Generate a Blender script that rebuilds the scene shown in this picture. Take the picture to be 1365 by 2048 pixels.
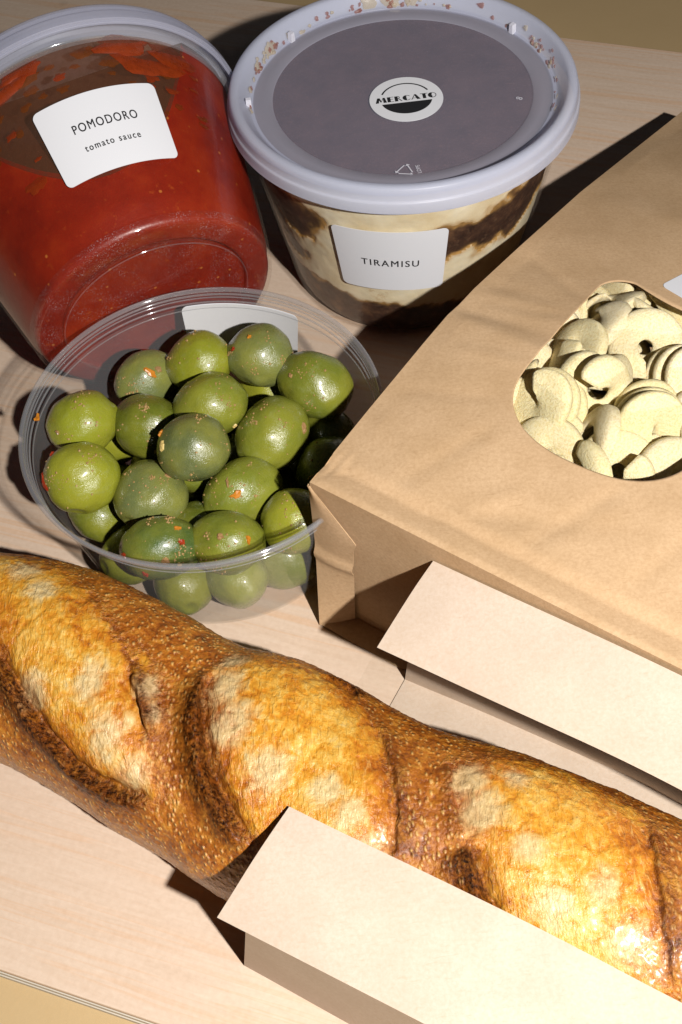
import bpy, bmesh, math, random
import numpy as np
from mathutils import Vector, Matrix, noise as mnoise

for o in list(bpy.data.objects):
    bpy.data.objects.remove(o, do_unlink=True)
scene = bpy.context.scene
col = scene.collection
R = math.radians
MM = 0.001

# ------------------------------------------------------------------ camera
cam_d = bpy.data.cameras.new("camera")
cam = bpy.data.objects.new("camera", cam_d)
col.objects.link(cam)
cam_d.sensor_fit = 'VERTICAL'
cam_d.sensor_height = 36.0
cam_d.lens = 2309.1 / 2048 * 36.0
cam_d.clip_start = 0.01
cam_d.clip_end = 50.0
_p, _r = R(53.71), R(-5.46)
_fw = Vector((0, math.cos(_p), -math.sin(_p)))
_rt0 = Vector((1, 0, 0)); _up0 = Vector((0, math.sin(_p), math.cos(_p)))
_rt = math.cos(_r) * _rt0 + math.sin(_r) * _up0
_up = math.cos(_r) * _up0 - math.sin(_r) * _rt0
_m = Matrix((( _rt.x, _up.x, -_fw.x, 0), (_rt.y, _up.y, -_fw.y, 0), (_rt.z, _up.z, -_fw.z, 0.31161), (0, 0, 0, 1)))
cam.matrix_world = _m
scene.camera = cam

# ------------------------------------------------------------------ world, flash lamp, exposure
w = bpy.data.worlds.new("World"); scene.world = w; w.use_nodes = True
bg = w.node_tree.nodes["Background"]
bg.inputs[0].default_value = (0.75, 0.83, 1.0, 1)
bg.inputs[1].default_value = 0.018
ld = bpy.data.lights.new("flash_lamp", 'SPOT')
ld.energy = 18.6
ld.color = (1.0, 0.965, 0.92)
ld.shadow_soft_size = 0.0065
ld.spot_size = R(120); ld.spot_blend = 0.6
lo = bpy.data.objects.new("flash_lamp", ld); col.objects.link(lo)
lo.location = (0.135, -0.112, 0.400)
lo.rotation_euler = (Vector((0.03, 0.26, 0.0)) - lo.location).to_track_quat('-Z', 'Y').to_euler()
vs = scene.view_settings
vs.view_transform = 'Standard'
try: vs.look = 'None'
except Exception: pass
vs.gamma = 1.0; vs.exposure = 0.0; vs.use_curve_mapping = False
scene.cycles.transparent_max_bounces = 32
scene.cycles.max_bounces = 10
scene.cycles.caustics_reflective = False
scene.cycles.caustics_refractive = False
scene.cycles.sample_clamp_indirect = 4.0

# ------------------------------------------------------------------ object helpers
def props(o, label=None, cat=None, group=None, kind=None):
    if label: o["label"] = label
    if cat: o["category"] = cat
    if group: o["group"] = group
    if kind: o["kind"] = kind
    return o

def empty(name, loc_mm, label, cat, group=None):
    o = bpy.data.objects.new(name, None); col.objects.link(o)
    o.location = Vector(loc_mm) * MM; o.empty_display_size = 0.02
    return props(o, label, cat, group)

def mesh_obj(name, verts, faces, mat, parent=None, smooth=True, attrs=None, org=None, kind=None):
    """verts in world millimetres; the mesh is stored relative to its root"""
    if org is None:
        org = np.array(root_of(parent)) if parent else np.zeros(3)
    v = (np.asarray(verts, float) - org) * MM
    me = bpy.data.meshes.new(name)
    me.from_pydata(v.tolist(), [], [list(f) for f in faces])
    if attrs:
        for k, a in attrs.items():
            at = me.attributes.new(k, 'FLOAT', 'POINT'); at.data.foreach_set("value", np.asarray(a, np.float32))
    if smooth: me.polygons.foreach_set("use_smooth", [True] * len(me.polygons))
    me.materials.append(mat); me.update()
    o = bpy.data.objects.new(name, me); col.objects.link(o)
    if parent is not None: o.parent = parent
    else: o.location = Vector(org) * MM
    if kind: o["kind"] = kind
    return o

def root_of(o):
    while o.parent: o = o.parent
    return [c / MM for c in o.location]

def grid_faces(n, m, wrap_m=False, wrap_n=False, flip=False):
    f = []
    for i in range(n if wrap_n else n - 1):
        for j in range(m if wrap_m else m - 1):
            a = i * m + j; b = i * m + (j + 1) % m
            c = ((i + 1) % n) * m + (j + 1) % m; d = ((i + 1) % n) * m + j
            f.append((a, d, c, b) if flip else (a, b, c, d))
    return f

def sheet(P, t, nrm=None):
    """P (n,m,3) grid -> closed sheet of thickness t mm"""
    n, m = P.shape[:2]
    if nrm is None:
        du = np.gradient(P, axis=0); dv = np.gradient(P, axis=1)
        N = np.cross(du, dv); N /= np.linalg.norm(N, axis=-1, keepdims=True) + 1e-9
    else:
        N = np.zeros_like(P) + np.array(nrm, float)
    A = P.reshape(-1, 3); B = (P - N * t).reshape(-1, 3)
    k = n * m
    f = grid_faces(n, m)
    f2 = [tuple(k + i for i in reversed(q)) for q in f]
    idx = np.arange(k).reshape(n, m)
    loop = list(idx[0, :]) + list(idx[1:, -1]) + list(idx[-1, -2::-1]) + list(idx[-2:0:-1, 0])
    EA, EB = A[loop], B[loop]; q = len(loop); e = []
    for i in range(q):
        j = (i + 1) % q
        e.append((2 * k + j, 2 * k + i, 2 * k + q + i, 2 * k + q + j))   # rim has its own vertices: crisp cut edge
    return np.vstack([A, B, EA, EB]), f + f2 + e

def lathe(profile, seg=128, frame=None, closed=False):
    """profile [(r, d)] in mm about frame (B, axis, s, u)"""
    B, a, s, u = frame
    th = np.linspace(0, 2 * np.pi, seg, endpoint=False)
    P = np.zeros((len(profile), seg, 3))
    for i, (r, d) in enumerate(profile):
        P[i] = B + a * d + r * (np.cos(th)[:, None] * s + np.sin(th)[:, None] * u)
    return P.reshape(-1, 3), grid_faces(len(profile), seg, wrap_m=True, wrap_n=closed)

def smooth_profile(pts, n=4):
    """round a polyline a little (Chaikin)"""
    p = [np.array(q, float) for q in pts]
    for _ in range(n):
        q = [p[0]]
        for a, b in zip(p[:-1], p[1:]):
            q += [a * .75 + b * .25, a * .25 + b * .75]
        q.append(p[-1]); p = q
    return [tuple(x) for x in p]

def fbm(x, y, z, octv=3):
    v = 0; a = 1
    for _ in range(octv):
        v += a * mnoise.noise(Vector((x, y, z))); x *= 2; y *= 2; z *= 2; a *= .5
    return v

# ------------------------------------------------------------------ material helpers
class NT:
    def __init__(s, name):
        s.m = bpy.data.materials.new(name); s.m.use_nodes = True
        s.t = s.m.node_tree; s.n = s.t.nodes; s.n.clear()
        s.out = s.n.new('ShaderNodeOutputMaterial')
        s.tc = s.n.new('ShaderNodeTexCoord')
    def node(s, typ, ins=None, **kw):
        n = s.n.new(typ)
        for k, v in kw.items(): setattr(n, k, v)
        for k, v in (ins or {}).items(): s.set(n.inputs[k], v)
        return n
    def set(s, sock, v):
        if hasattr(v, 'is_linked') or isinstance(v, bpy.types.NodeSocket): s.t.links.new(v, sock)
        else:
            if isinstance(v, tuple) and len(v) == 3 and sock.type == 'RGBA': v = v + (1,)
            sock.default_value = v
    def mapping(s, scale=(1, 1, 1), rot=(0, 0, 0), src=None):
        n = s.node('ShaderNodeMapping', {'Vector': src or s.tc.outputs['Object'], 'Scale': scale, 'Rotation': rot})
        return n.outputs[0]
    def noise(s, scale, detail=4, rough=.55, vec=None, dist=0.0):
        """scale: cells per millimetre"""
        return s.node('ShaderNodeTexNoise', {'Vector': vec or s.tc.outputs['Object'], 'Scale': scale * 1000, 'Detail': detail, 'Roughness': rough, 'Distortion': dist}).outputs['Fac']
    def voronoi(s, scale, vec=None, feature='F1', out='Distance', rnd=1.0):
        n = s.node('ShaderNodeTexVoronoi', {'Vector': vec or s.tc.outputs['Object'], 'Scale': scale * 1000, 'Randomness': rnd}, feature=feature)
        return n.outputs[out]
    def ramp(s, fac, stops, interp='LINEAR'):
        n = s.node('ShaderNodeValToRGB', {'Fac': fac}); cr = n.color_ramp; cr.interpolation = interp
        while len(cr.elements) < len(stops): cr.elements.new(.5)
        for e, (p, c) in zip(cr.elements, stops):
            e.position = p; e.color = (c, c, c, 1) if not isinstance(c, tuple) else c + (1,)
        return n.outputs['Color']
    def mix(s, fac, a, b, mode='MIX'):
        n = s.node('ShaderNodeMix', data_type='RGBA', blend_type=mode)
        s.set(n.inputs[0], fac); s.set(n.inputs[6], a); s.set(n.inputs[7], b)
        return n.outputs[2]
    def math(s, op, a, b=0.0, clamp=False):
        n = s.node('ShaderNodeMath', operation=op, use_clamp=clamp); s.set(n.inputs[0], a); s.set(n.inputs[1], b)
        return n.outputs[0]
    def attr(s, name):
        return s.node('ShaderNodeAttribute', attribute_name=name).outputs['Fac']
    def bump(s, h, dist_mm, strength=1.0, normal=None):
        ins = {'Height': h, 'Distance': dist_mm * MM, 'Strength': strength}
        if normal is not None: ins['Normal'] = normal
        return s.node('ShaderNodeBump', ins).outputs[0]
    def principled(s, color, rough=.5, normal=None, **kw):
        n = s.node('ShaderNodeBsdfPrincipled', {'Base Color': color, 'Roughness': rough})
        if normal is not None: s.set(n.inputs['Normal'], normal)
        for k, v in kw.items(): s.set(n.inputs[k.replace('_', ' ')], v)
        return n.outputs[0]
    def finish(s, shader):
        s.t.links.new(shader, s.out.inputs['Surface']); return s.m

def mat_plain(name, color, rough=.5, **kw):
    k = NT(name); return k.finish(k.principled(color, rough, **kw))

# birch veneer board: grain runs along the board's own x axis
def mat_wood():
    k = NT("birch_veneer")
    st = k.mapping((.06, .8, 1))
    st2 = k.mapping((.02, .6, 1))
    g1 = k.noise(.55, 6, .6, st, 1.2)
    g2 = k.noise(.09, 4, .5, st2, 1.5)
    g3 = k.noise(.6, 3, .6)
    base = k.ramp(g1, [(.25, (.545, .405, .295)), (.5, (.585, .445, .335)), (.75, (.62, .485, .375))])
    line = k.ramp(g2, [(.47, 0.0), (.50, .6), (.51, .0), (.57, 0.0), (.60, 0.6), (.615, .9), (.66, 0.0)])
    c = k.mix(k.math('MULTIPLY', line, .6), base, (.58, .335, .175))
    c = k.mix(.14, c, k.ramp(g3, [(.3, (.45, .34, .26)), (.7, (.78, .66, .56))]), 'MIX')
    sp = k.ramp(k.voronoi(.018), [(.0, 1.0), (.055, .0)])
    c = k.mix(k.math('MULTIPLY', sp, .35), c, (.25, .18, .13))
    h = k.math('ADD', k.math('MULTIPLY', g1, .6), k.math('MULTIPLY', g3, .4))
    return k.finish(k.principled(c, .55, k.bump(h, .08, .5), Specular_IOR_Level=.25))

def mat_paper(name, c0, c1, fleck, rough=.75, fiber=.35, spec=.2):
    k = NT(name)
    n1 = k.noise(.06, 5, .6); n2 = k.noise(1.1, 3, .65)
    fib = k.noise(.9, 3, .7, k.mapping((.25, 1.6, 1), (0, 0, .6)))
    c = k.mix(k.ramp(n1, [(.3, 0.0), (.7, 1.0)]), c0, c1)
    c = k.mix(k.math('MULTIPLY', k.ramp(n2, [(.35, 0.0), (.75, 1.0)]), fiber), c, fleck)
    c = k.mix(k.math('MULTIPLY', k.ramp(fib, [(.58, 0.0), (.75, 1.0)]), fiber), c, fleck)
    h = k.math('ADD', k.math('MULTIPLY', n2, .5), k.math('MULTIPLY', fib, .5))
    return k.finish(k.principled(c, rough, k.bump(h, .07, .5), Specular_IOR_Level=spec))

def mat_clear(name, tint, fac0=.05, fac1=.55, milk=.05, rough=.06, milkcol=(.8, .82, .86), scratches=0.0):
    """thin clear plastic: transparent, a fresnel gloss and a little milky scatter"""
    k = NT(name)
    lw = k.node('ShaderNodeLayerWeight', {'Blend': .35})
    n = k.noise(.05, 2)
    nr = k.bump(n, .5, .25)
    fac = k.ramp(lw.outputs['Facing'], [(.0, fac0), (.6, fac0 * 1.6), (.85, fac1 * .4), (1.0, fac1)])
    tr = k.node('ShaderNodeBsdfTransparent', {'Color': tint}).outputs[0]
    gl = k.node('ShaderNodeBsdfGlossy', {'Color': (.95, .95, .95), 'Roughness': rough, 'Normal': nr}).outputs[0]
    df = k.principled(milkcol, .35)
    a = k.node('ShaderNodeMixShader', {0: fac, 1: tr, 2: gl}).outputs[0]
    mk = k.ramp(lw.outputs['Facing'], [(.0, milk), (.7, milk * 1.5), (1.0, min(1, milk * 4))])
    if scratches:
        sp = k.math('MULTIPLY', k.ramp(k.noise(2.2, 3, .7), [(.57, 0.0), (.70, scratches)]), k.ramp(k.noise(.12, 3), [(.42, .1), (.6, 1.0)]))
        mk = k.math('ADD', mk, sp, True)
    b = k.node('ShaderNodeMixShader', {0: mk, 1: a, 2: df}).outputs[0]
    return k.finish(b)

def mat_milky(name, col_, opac, rough=.35, trans=.4):
    """translucent frosted polypropylene"""
    k = NT(name)
    n = k.noise(.9, 3)
    nr = k.bump(n, .05, .4)
    pr = k.principled(col_, rough, nr, Specular_IOR_Level=.4)
    tl = k.node('ShaderNodeBsdfTranslucent', {'Color': col_}).outputs[0]
    s1 = k.node('ShaderNodeMixShader', {0: trans, 1: pr, 2: tl}).outputs[0]
    tr = k.node('ShaderNodeBsdfTransparent', {'Color': (.92, .92, .95, 1)}).outputs[0]
    return k.finish(k.node('ShaderNodeMixShader', {0: opac, 1: tr, 2: s1}).outputs[0])

def mat_film(name, rough=.12, amt=.07, wr=.16, edge=.5):
    k = NT(name)
    lw = k.node('ShaderNodeLayerWeight', {'Blend': .3})
    h = k.math('ADD', k.noise(.16, 3, .5, k.mapping((1, .45, 1), (0, 0, .5))), k.math('MULTIPLY', k.noise(.8, 3), .35))
    nr = k.bump(h, 1.0, wr)
    fac = k.ramp(lw.outputs['Facing'], [(.0, amt), (.6, amt * 1.5), (1.0, edge)])
    tr = k.node('ShaderNodeBsdfTransparent', {'Color': (.96, .96, .95, 1)}).outputs[0]
    gl = k.node('ShaderNodeBsdfGlossy', {'Roughness': rough, 'Normal': nr}).outputs[0]
    return k.finish(k.node('ShaderNodeMixShader', {0: fac, 1: tr, 2: gl}).outputs[0])

def mat_smear(name, c, op):
    k = NT(name); n = k.noise(.5, 4, .6)
    pr = k.principled(k.mix(n, c, tuple(x * .7 for x in c)), .4)
    tr = k.node('ShaderNodeBsdfTransparent', {'Color': tuple(.5 + .5 * x / max(c) for x in c) + (1,)}).outputs[0]
    fac = k.math('MULTIPLY', k.ramp(n, [(.3, .6), (.65, 1.0)]), op)
    return k.finish(k.node('ShaderNodeMixShader', {0: fac, 1: tr, 2: pr}).outputs[0])

def mat_olive():
    k = NT("olive_skin")
    oc = k.node('ShaderNodeObjectInfo')
    off = k.node('ShaderNodeVectorMath', {0: k.tc.outputs['Object'], 1: oc.outputs['Location']}, operation='ADD').outputs[0]
    n1 = k.noise(.09, 3, .5, off); n2 = k.noise(.55, 4, .6, off); n3 = k.noise(3.0, 2, .6, off)
    c = k.mix(k.ramp(n1, [(.38, 0.0), (.64, .8)]), oc.outputs['Color'], k.mix(.5, oc.outputs['Color'], (.29, .27, .03)))
    c = k.mix(k.ramp(n2, [(.55, 0.0), (.8, .35)]), c, (.23, .25, .10))
    c = k.mix(k.ramp(k.voronoi(.35, off), [(.0, .6), (.09, .0)]), c, (.07, .05, .012))
    c = k.mix(k.ramp(n3, [(.70, 0.0), (.80, .25)]), c, (.36, .34, .13))
    h = k.math('ADD', k.math('MULTIPLY', n2, .7), k.math('MULTIPLY', n3, .55))
    ro = k.ramp(n2, [(.3, .17), (.7, .40)])
    return k.finish(k.principled(c, ro, k.bump(h, .26, .8), Subsurface_Weight=.12, Subsurface_Radius=(.004, .005, .001), Subsurface_Scale=.3, Coat_Weight=.35, Coat_Roughness=.12))

def mat_crust():
    k = NT("baked_crust")
    bloom, ear, pale, low, core = (k.attr(q) for q in ("bloom", "ear", "pale", "low", "core"))
    st = k.mapping((1, 1, 1))
    nb = k.noise(.055, 5, .6); nm = k.noise(.2, 5, .62, None, .6); nf = k.noise(.9, 5, .65); nff = k.noise(2.6, 3, .6)
    vo = k.voronoi(.62, k.mapping((1, 1, 1)), 'SMOOTH_F1'); vo2 = k.voronoi(.62, k.mapping((1.3, .75, 1), (0, 0, .5)))
    # skin
    f = k.math('ADD', k.math('MULTIPLY', nm, .6), k.math('MULTIPLY', nf, .4))
    skin = k.ramp(f, [(.32, (.10, .022, .003)), (.43, (.26, .066, .006)), (.53, (.42, .135, .012)), (.64, (.58, .26, .035))])
    blis = k.ramp(vo2, [(.16, .85), (.40, 0.0)])
    bmask = k.ramp(nf, [(.36, 0.0), (.54, 1.0)])
    skin = k.mix(k.math('MULTIPLY', blis, bmask), skin, (.70, .43, .14))
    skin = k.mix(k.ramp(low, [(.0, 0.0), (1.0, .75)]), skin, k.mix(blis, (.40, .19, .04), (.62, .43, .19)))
    # opened crumb skin
    g = k.math('ADD', k.math('MULTIPLY', nb, .35), k.math('ADD', k.math('MULTIPLY', nm, .5), k.math('MULTIPLY', nf, .25)))
    g = k.math('ADD', g, k.math('MULTIPLY', k.math('SUBTRACT', core, .72), .15))
    op = k.ramp(g, [(.40, (.32, .080, .006)), (.49, (.50, .165, .011)), (.57, (.62, .275, .024)), (.65, (.68, .39, .07)), (.76, (.72, .53, .22))])
    streak = k.noise(.8, 4, .6, k.mapping((1.2, .35, .8), (0, 0, .5)), .8)
    op = k.mix(k.ramp(streak, [(.54, 0.0), (.70, .45)]), op, (.76, .52, .17))
    pm = k.ramp(k.math('ADD', pale, k.math('MULTIPLY', k.math('SUBTRACT', nm, .5), 1.6)), [(.45, 0.0), (.95, .8)])
    wc = k.mix(k.ramp(nf, [(.35, 0.0), (.7, 1.0)]), (.54, .40, .19), (.71, .57, .33))
    op = k.mix(k.math('MULTIPLY', pm, .92), op, wc)
    edge = k.math('ADD', bloom, k.math('ADD', k.math('MULTIPLY', k.math('SUBTRACT', nm, .5), 1.5), k.math('MULTIPLY', k.math('SUBTRACT', nf, .5), .7)))
    c = k.mix(k.ramp(edge, [(.30, 0.0), (.72, 1.0)]), skin, op)
    em = k.math('MULTIPLY', ear, k.ramp(nf, [(.4, 1.0), (.75, .6)]))
    c = k.mix(k.math('MULTIPLY', em, 1.0, True), c, k.mix(k.ramp(nf, [(.35, 0.0), (.68, 1.0)]), (.010, .003, .001), (.15, .038, .005)))
    # relief
    hs = k.math('ADD', k.math('MULTIPLY', k.ramp(vo2, [(.0, 1.0), (.45, 0.0)]), .55), k.math('MULTIPLY', nf, .6))
    ho = k.math('ADD', k.math('MULTIPLY', streak, .9), k.math('MULTIPLY', nm, .9))
    hb = k.mix(k.ramp(edge, [(.30, 0.0), (.72, 1.0)]), hs, ho)
    n1 = k.bump(hb, .75, .9)
    n2 = k.bump(nff, .14, .7, n1)
    ro = k.ramp(nm, [(.3, .26), (.7, .44)])
    sp = k.math('MULTIPLY', k.math('SUBTRACT', 1.0, k.math('MULTIPLY', ear, .85)), .65)
    return k.finish(k.principled(c, ro, n2, Specular_IOR_Level=sp, Coat_Weight=k.math('MULTIPLY', sp, .3), Coat_Roughness=.2))

def mat_sauce():
    k = NT("tomato_sauce")
    n1 = k.noise(.035, 4, .6); n2 = k.noise(.35, 4, .65); n3 = k.noise(1.8, 2)
    c = k.ramp(n1, [(.3, (.14, .007, .0015)), (.5, (.22, .013, .002)), (.72, (.31, .030, .004))])
    c = k.mix(k.ramp(n2, [(.62, 0.0), (.75, .55)]), c, (.42, .085, .012))
    c = k.mix(k.ramp(k.voronoi(.16), [(.0, .8), (.07, .6), (.10, .0)]), c, (.50, .17, .03))
    c = k.mix(k.ramp(n3, [(.6, 0.0), (.75, .3)]), c, (.10, .006, .002))
    return k.finish(k.principled(c, .38, k.bump(n2, .3, .4), Subsurface_Weight=.15, Subsurface_Radius=(.004, .0008, .0004), Subsurface_Scale=.4))

def mat_sponge():
    k = NT("coffee_soaked_sponge")
    n1 = k.noise(.12, 5, .65); n2 = k.noise(.7, 4, .65)
    ed = k.attr("edge")
    c = k.ramp(n1, [(.32, (.022, .009, .005)), (.52, (.060, .027, .015)), (.68, (.17, .085, .04))])
    c = k.mix(k.ramp(n2, [(.55, 0.0), (.72, .5)]), c, (.21, .12, .065))
    c = k.mix(k.ramp(ed, [(.0, .0), (1.0, .85)]), c, (.58, .33, .10))
    return k.finish(k.principled(c, .4, k.bump(n2, .3, .5)))

def mat_cream():
    k = NT("mascarpone_cream")
    n1 = k.noise(.07, 4, .6); n2 = k.noise(.5, 4, .6); ed = k.attr("edge")
    c = k.ramp(n1, [(.3, (.74, .61, .38)), (.55, (.84, .74, .52)), (.75, (.88, .82, .64))])
    c = k.mix(k.ramp(k.noise(.11, 5, .7), [(.60, 0.0), (.72, .7)]), c, (.50, .27, .07))
    c = k.mix(k.ramp(ed, [(.0, .0), (1.0, .7)]), c, (.50, .28, .09))
    return k.finish(k.principled(c, .4, k.bump(n2, .2, .3), Subsurface_Weight=.1, Subsurface_Radius=(.004, .003, .002), Subsurface_Scale=.3))

def mat_cocoa():
    k = NT("cocoa_dusting")
    n1 = k.noise(.12, 4, .6); n2 = k.noise(.9, 4, .65)
    c = k.ramp(n1, [(.3, (.055, .026, .022)), (.7, (.10, .05, .042))])
    c = k.mix(k.ramp(n2, [(.58, 0.0), (.75, .5)]), c, (.22, .10, .075))
    return k.finish(k.principled(c, .9, k.bump(n2, .4, .8)))

def mat_pasta():
    k = NT("fresh_pasta")
    oc = k.node('ShaderNodeObjectInfo')
    n1 = k.noise(.15, 4, .6); n2 = k.noise(1.6, 4, .7); n3 = k.noise(.45, 4, .6)
    c = k.mix(n1, oc.outputs['Color'], k.mix(.5, oc.outputs['Color'], (.80, .67, .36)))
    c = k.mix(k.ramp(n3, [(.56, 0.0), (.76, .6)]), c, (.82, .74, .52))
    c = k.mix(k.ramp(n2, [(.38, .5), (.55, 0.0)]), c, (.60, .42, .13))
    h = k.math('ADD', n2, k.math('MULTIPLY', n3, .5))
    return k.finish(k.principled(c, .7, k.bump(h, .38, 1.0), Specular_IOR_Level=.2, Subsurface_Weight=.1, Subsurface_Radius=(.004, .003, .001), Subsurface_Scale=.3))

def mat_table():
    k = NT("tan_tabletop")
    n1 = k.noise(.01, 3); n2 = k.noise(.7, 4)
    c = k.ramp(n1, [(.3, (.44, .315, .165)), (.7, (.50, .36, .19))])
    c = k.mix(k.math('MULTIPLY', n2, .25), c, (.40, .26, .11))
    c = k.mix(k.ramp(k.voronoi(.02), [(.0, .5), (.06, .0)]), c, (.25, .18, .12))
    return k.finish(k.principled(c, .55, k.bump(n2, .1, .3)))

def mat_ply(name, c):
    k = NT(name); n = k.noise(.5, 4, .6, k.mapping((.05, 1, 1.5)))
    return k.finish(k.principled(k.mix(n, c, tuple(x * .6 for x in c)), .7, k.bump(n, .2, .5)))

M = dict(
    wood=mat_wood(), table=mat_table(),
    ply_a=mat_ply("ply_pale", (.62, .56, .47)), ply_b=mat_ply("ply_dark", (.40, .31, .22)),
    kraft=mat_paper("kraft_paper", (.46, .305, .17), (.54, .37, .22), (.31, .185, .09), fiber=.45),
    pale_paper=mat_paper("pale_kraft_paper", (.50, .40, .318), (.56, .46, .375), (.42, .30, .20), fiber=.42),
    clear=mat_clear("clear_plastic", (.97, .965, .96, 1), .022, .3, .003),
    clear_cup=mat_clear("clear_cup_plastic", (.97, .965, .955, 1), .03, .5, .034),
    clear_rim=mat_clear("clear_rim_plastic", (.90, .90, .91, 1), .10, .8, .085),
    clear_jar=mat_clear("sauce_jar_plastic", (.985, .975, .97, 1), .014, .25, .001),
    clear_heel=mat_clear("scuffed_jar_plastic", (.985, .975, .97, 1), .018, .25, .004, scratches=.28),
    milky=mat_milky("frosted_lid_plastic", (.74, .77, .89), .58),
    milky2=mat_milky("thin_frosted_lid_plastic", (.66, .68, .80), .42),
    panel=mat_milky("thin_lid_panel_plastic", (.60, .60, .78), .25, .4, .3),
    panel2=mat_milky("lid_slope_plastic", (.68, .69, .84), .44, .4, .3),
    tab=mat_milky("lid_tab_plastic", (.85, .85, .92), .95),
    film=mat_film("window_film", .16, .035, .25, .35), bread_film=mat_film("bread_bag_film", .22, .018, .5, .25),
    label=mat_plain("matt_white_label", (.66, .665, .70), .6, Specular_IOR_Level=.3),
    ink=mat_plain("black_ink", (.012, .012, .014), .6),
    olive=mat_olive(), crust=mat_crust(), sauce=mat_sauce(), sponge=mat_sponge(), cream=mat_cream(),
    cocoa=mat_cocoa(), pasta=mat_pasta(),
    chili=mat_plain("chilli_flake", (.27, .028, .008), .3), zest=mat_plain("citrus_zest", (.47, .17, .015), .35),
    garlic=mat_plain("garlic_bit", (.30, .17, .07), .4), seed=mat_plain("chilli_seed", (.55, .40, .14), .4),
    crumb=mat_plain("spice_crumb", (.33, .205, .075), .5),
    surface=mat_plain("separated_sauce_liquid", (.105, .055, .032), .25),
    smear=mat_smear("thin_sauce_smear", (.34, .045, .006), .75),
    smear2=mat_smear("oily_sauce_smear", (.26, .075, .010), .45), veil=mat_smear("watery_sauce_veil", (.13, .06, .03), .5),
    creamsmear=mat_smear("cream_smear", (.62, .54, .42), .55), cocosmear=mat_smear("cocoa_crumb", (.30, .15, .12), .5),
)

# ------------------------------------------------------------------ setting
sz = 1500.0
tb = mesh_obj("table", [(-sz, -sz, -12.2), (sz, -sz, -12.2), (sz, sz, -12.2), (-sz, sz, -12.2)], [(0, 1, 2, 3)], M['table'])
props(tb, "plain tan tabletop under the board", "table", kind="structure")

# plywood board, rectangle turned -22 degrees
bo = np.array([-58.4, 73.0, 0.0]); bd = R(-22.1)
board = empty("plywood_board", bo, "pale birch plywood board carrying all the food", "board")
board.rotation_euler = (0, 0, bd)
def board_part(name, z0, z1, mat, inset):
    bm = bmesh.new()
    x0, x1, y0, y1 = -420, 560, 0 + inset, 457 - inset
    vs_ = [bm.verts.new(Vector(p) * MM) for p in ((x0, y0, z0), (x1, y0, z0), (x1, y1, z0), (x0, y1, z0), (x0, y0, z1), (x1, y0, z1), (x1, y1, z1), (x0, y1, z1))]
    for f in ((3, 2, 1, 0), (4, 5, 6, 7), (0, 1, 5, 4), (1, 2, 6, 5), (2, 3, 7, 6), (3, 0, 4, 7)): bm.faces.new([vs_[i] for i in f])
    me = bpy.data.meshes.new(name); bm.to_mesh(me); bm.free(); me.materials.append(mat)
    o = bpy.data.objects.new(name, me); col.objects.link(o); o.parent = board
    if name == 'veneer':
        b = o.modifiers.new("bevel", 'BEVEL'); b.width = .0005; b.segments = 2
    return o
board_part("veneer", -2.6, 0.0, M['wood'], 0.0)
for i, (a, b, m, ins) in enumerate(((-5.0, -2.6, 'ply_b', .35), (-7.4, -5.0, 'ply_a', .05), (-9.8, -7.4, 'ply_b', .4), (-12.2, -9.8, 'ply_a', .1))):
    board_part("ply_layer", a, b, M[m], ins)

# ------------------------------------------------------------------ text
def text_tris(s, size, spacing=1.0, bold=0.0):
    cu = bpy.data.curves.new("t", 'FONT'); cu.body = s; cu.size = size; cu.space_character = spacing
    cu.align_x = 'CENTER'; cu.align_y = 'CENTER'; cu.offset = bold; cu.resolution_u = 4
    ob = bpy.data.objects.new("t", cu); col.objects.link(ob)
    dg = bpy.context.evaluated_depsgraph_get(); dg.update()
    me = bpy.data.meshes.new_from_object(ob.evaluated_get(dg))
    bm = bmesh.new(); bm.from_mesh(me)
    bmesh.ops.triangulate(bm, faces=bm.faces)
    V = np.array([(v.co.x, v.co.y) for v in bm.verts]); F = [tuple(v.index for v in f.verts) for f in bm.faces]
    bm.free(); bpy.data.objects.remove(ob); bpy.data.curves.remove(cu); bpy.data.meshes.remove(me)
    return V, F

def rounded_rect(w_, h_, r, n=24, m=16):
    """grid of a rounded rectangle in the plane: rows from left to right, each clipped by the corner"""
    xs = np.linspace(-w_ / 2, w_ / 2, n * 2 + 1)
    xs = np.unique(np.concatenate([xs, -w_ / 2 + r * (1 - np.cos(np.linspace(0, np.pi / 2, 7))), w_ / 2 - r * (1 - np.cos(np.linspace(0, np.pi / 2, 7)))]))
    G = np.zeros((len(xs), m, 2))
    for i, x in enumerate(xs):
        d = max(0, abs(x) - (w_ / 2 - r)); hh = h_ / 2 - r + math.sqrt(max(0, r * r - d * d))
        G[i, :, 0] = x; G[i, :, 1] = np.linspace(-hh, hh, m)
    return G

# ------------------------------------------------------------------ round deli containers
EX, EY, EZ = np.eye(3)
def deli_cup(parent, frame, r0, r1, h, mat_wall, mat_rim, mat_base, t=.55):
    B, a, s, u = frame
    slope = (r1 - r0) / h
    out = smooth_profile([(r0 - 10.5, 1.6), (r0 - 9.2, 0.0), (r0 - 4.5, 0.0), (r0 - .6, .4), (r0 + .4, 4.0), (r0 + slope * 9, 9)], 3) + [(r0 + slope * d, d) for d in np.linspace(12, h - 5, 10)]
    V, F = lathe(out, 144, frame); mesh_obj("cup_wall", V, F, mat_wall, parent)
    inn = [(max(.05, r - t), d + (t if r < r0 - 1 else .3)) for r, d in out]
    V, F = lathe(inn, 144, frame); mesh_obj("inner_wall", V, [tuple(reversed(f)) for f in F], mat_wall, parent)
    base = [(.05, 1.7), (r0 - 14, 1.7), (r0 - 10.5, 1.6)]
    V, F = lathe(base, 96, frame); mesh_obj("base", V, F, mat_base, parent)
    return out

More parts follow.
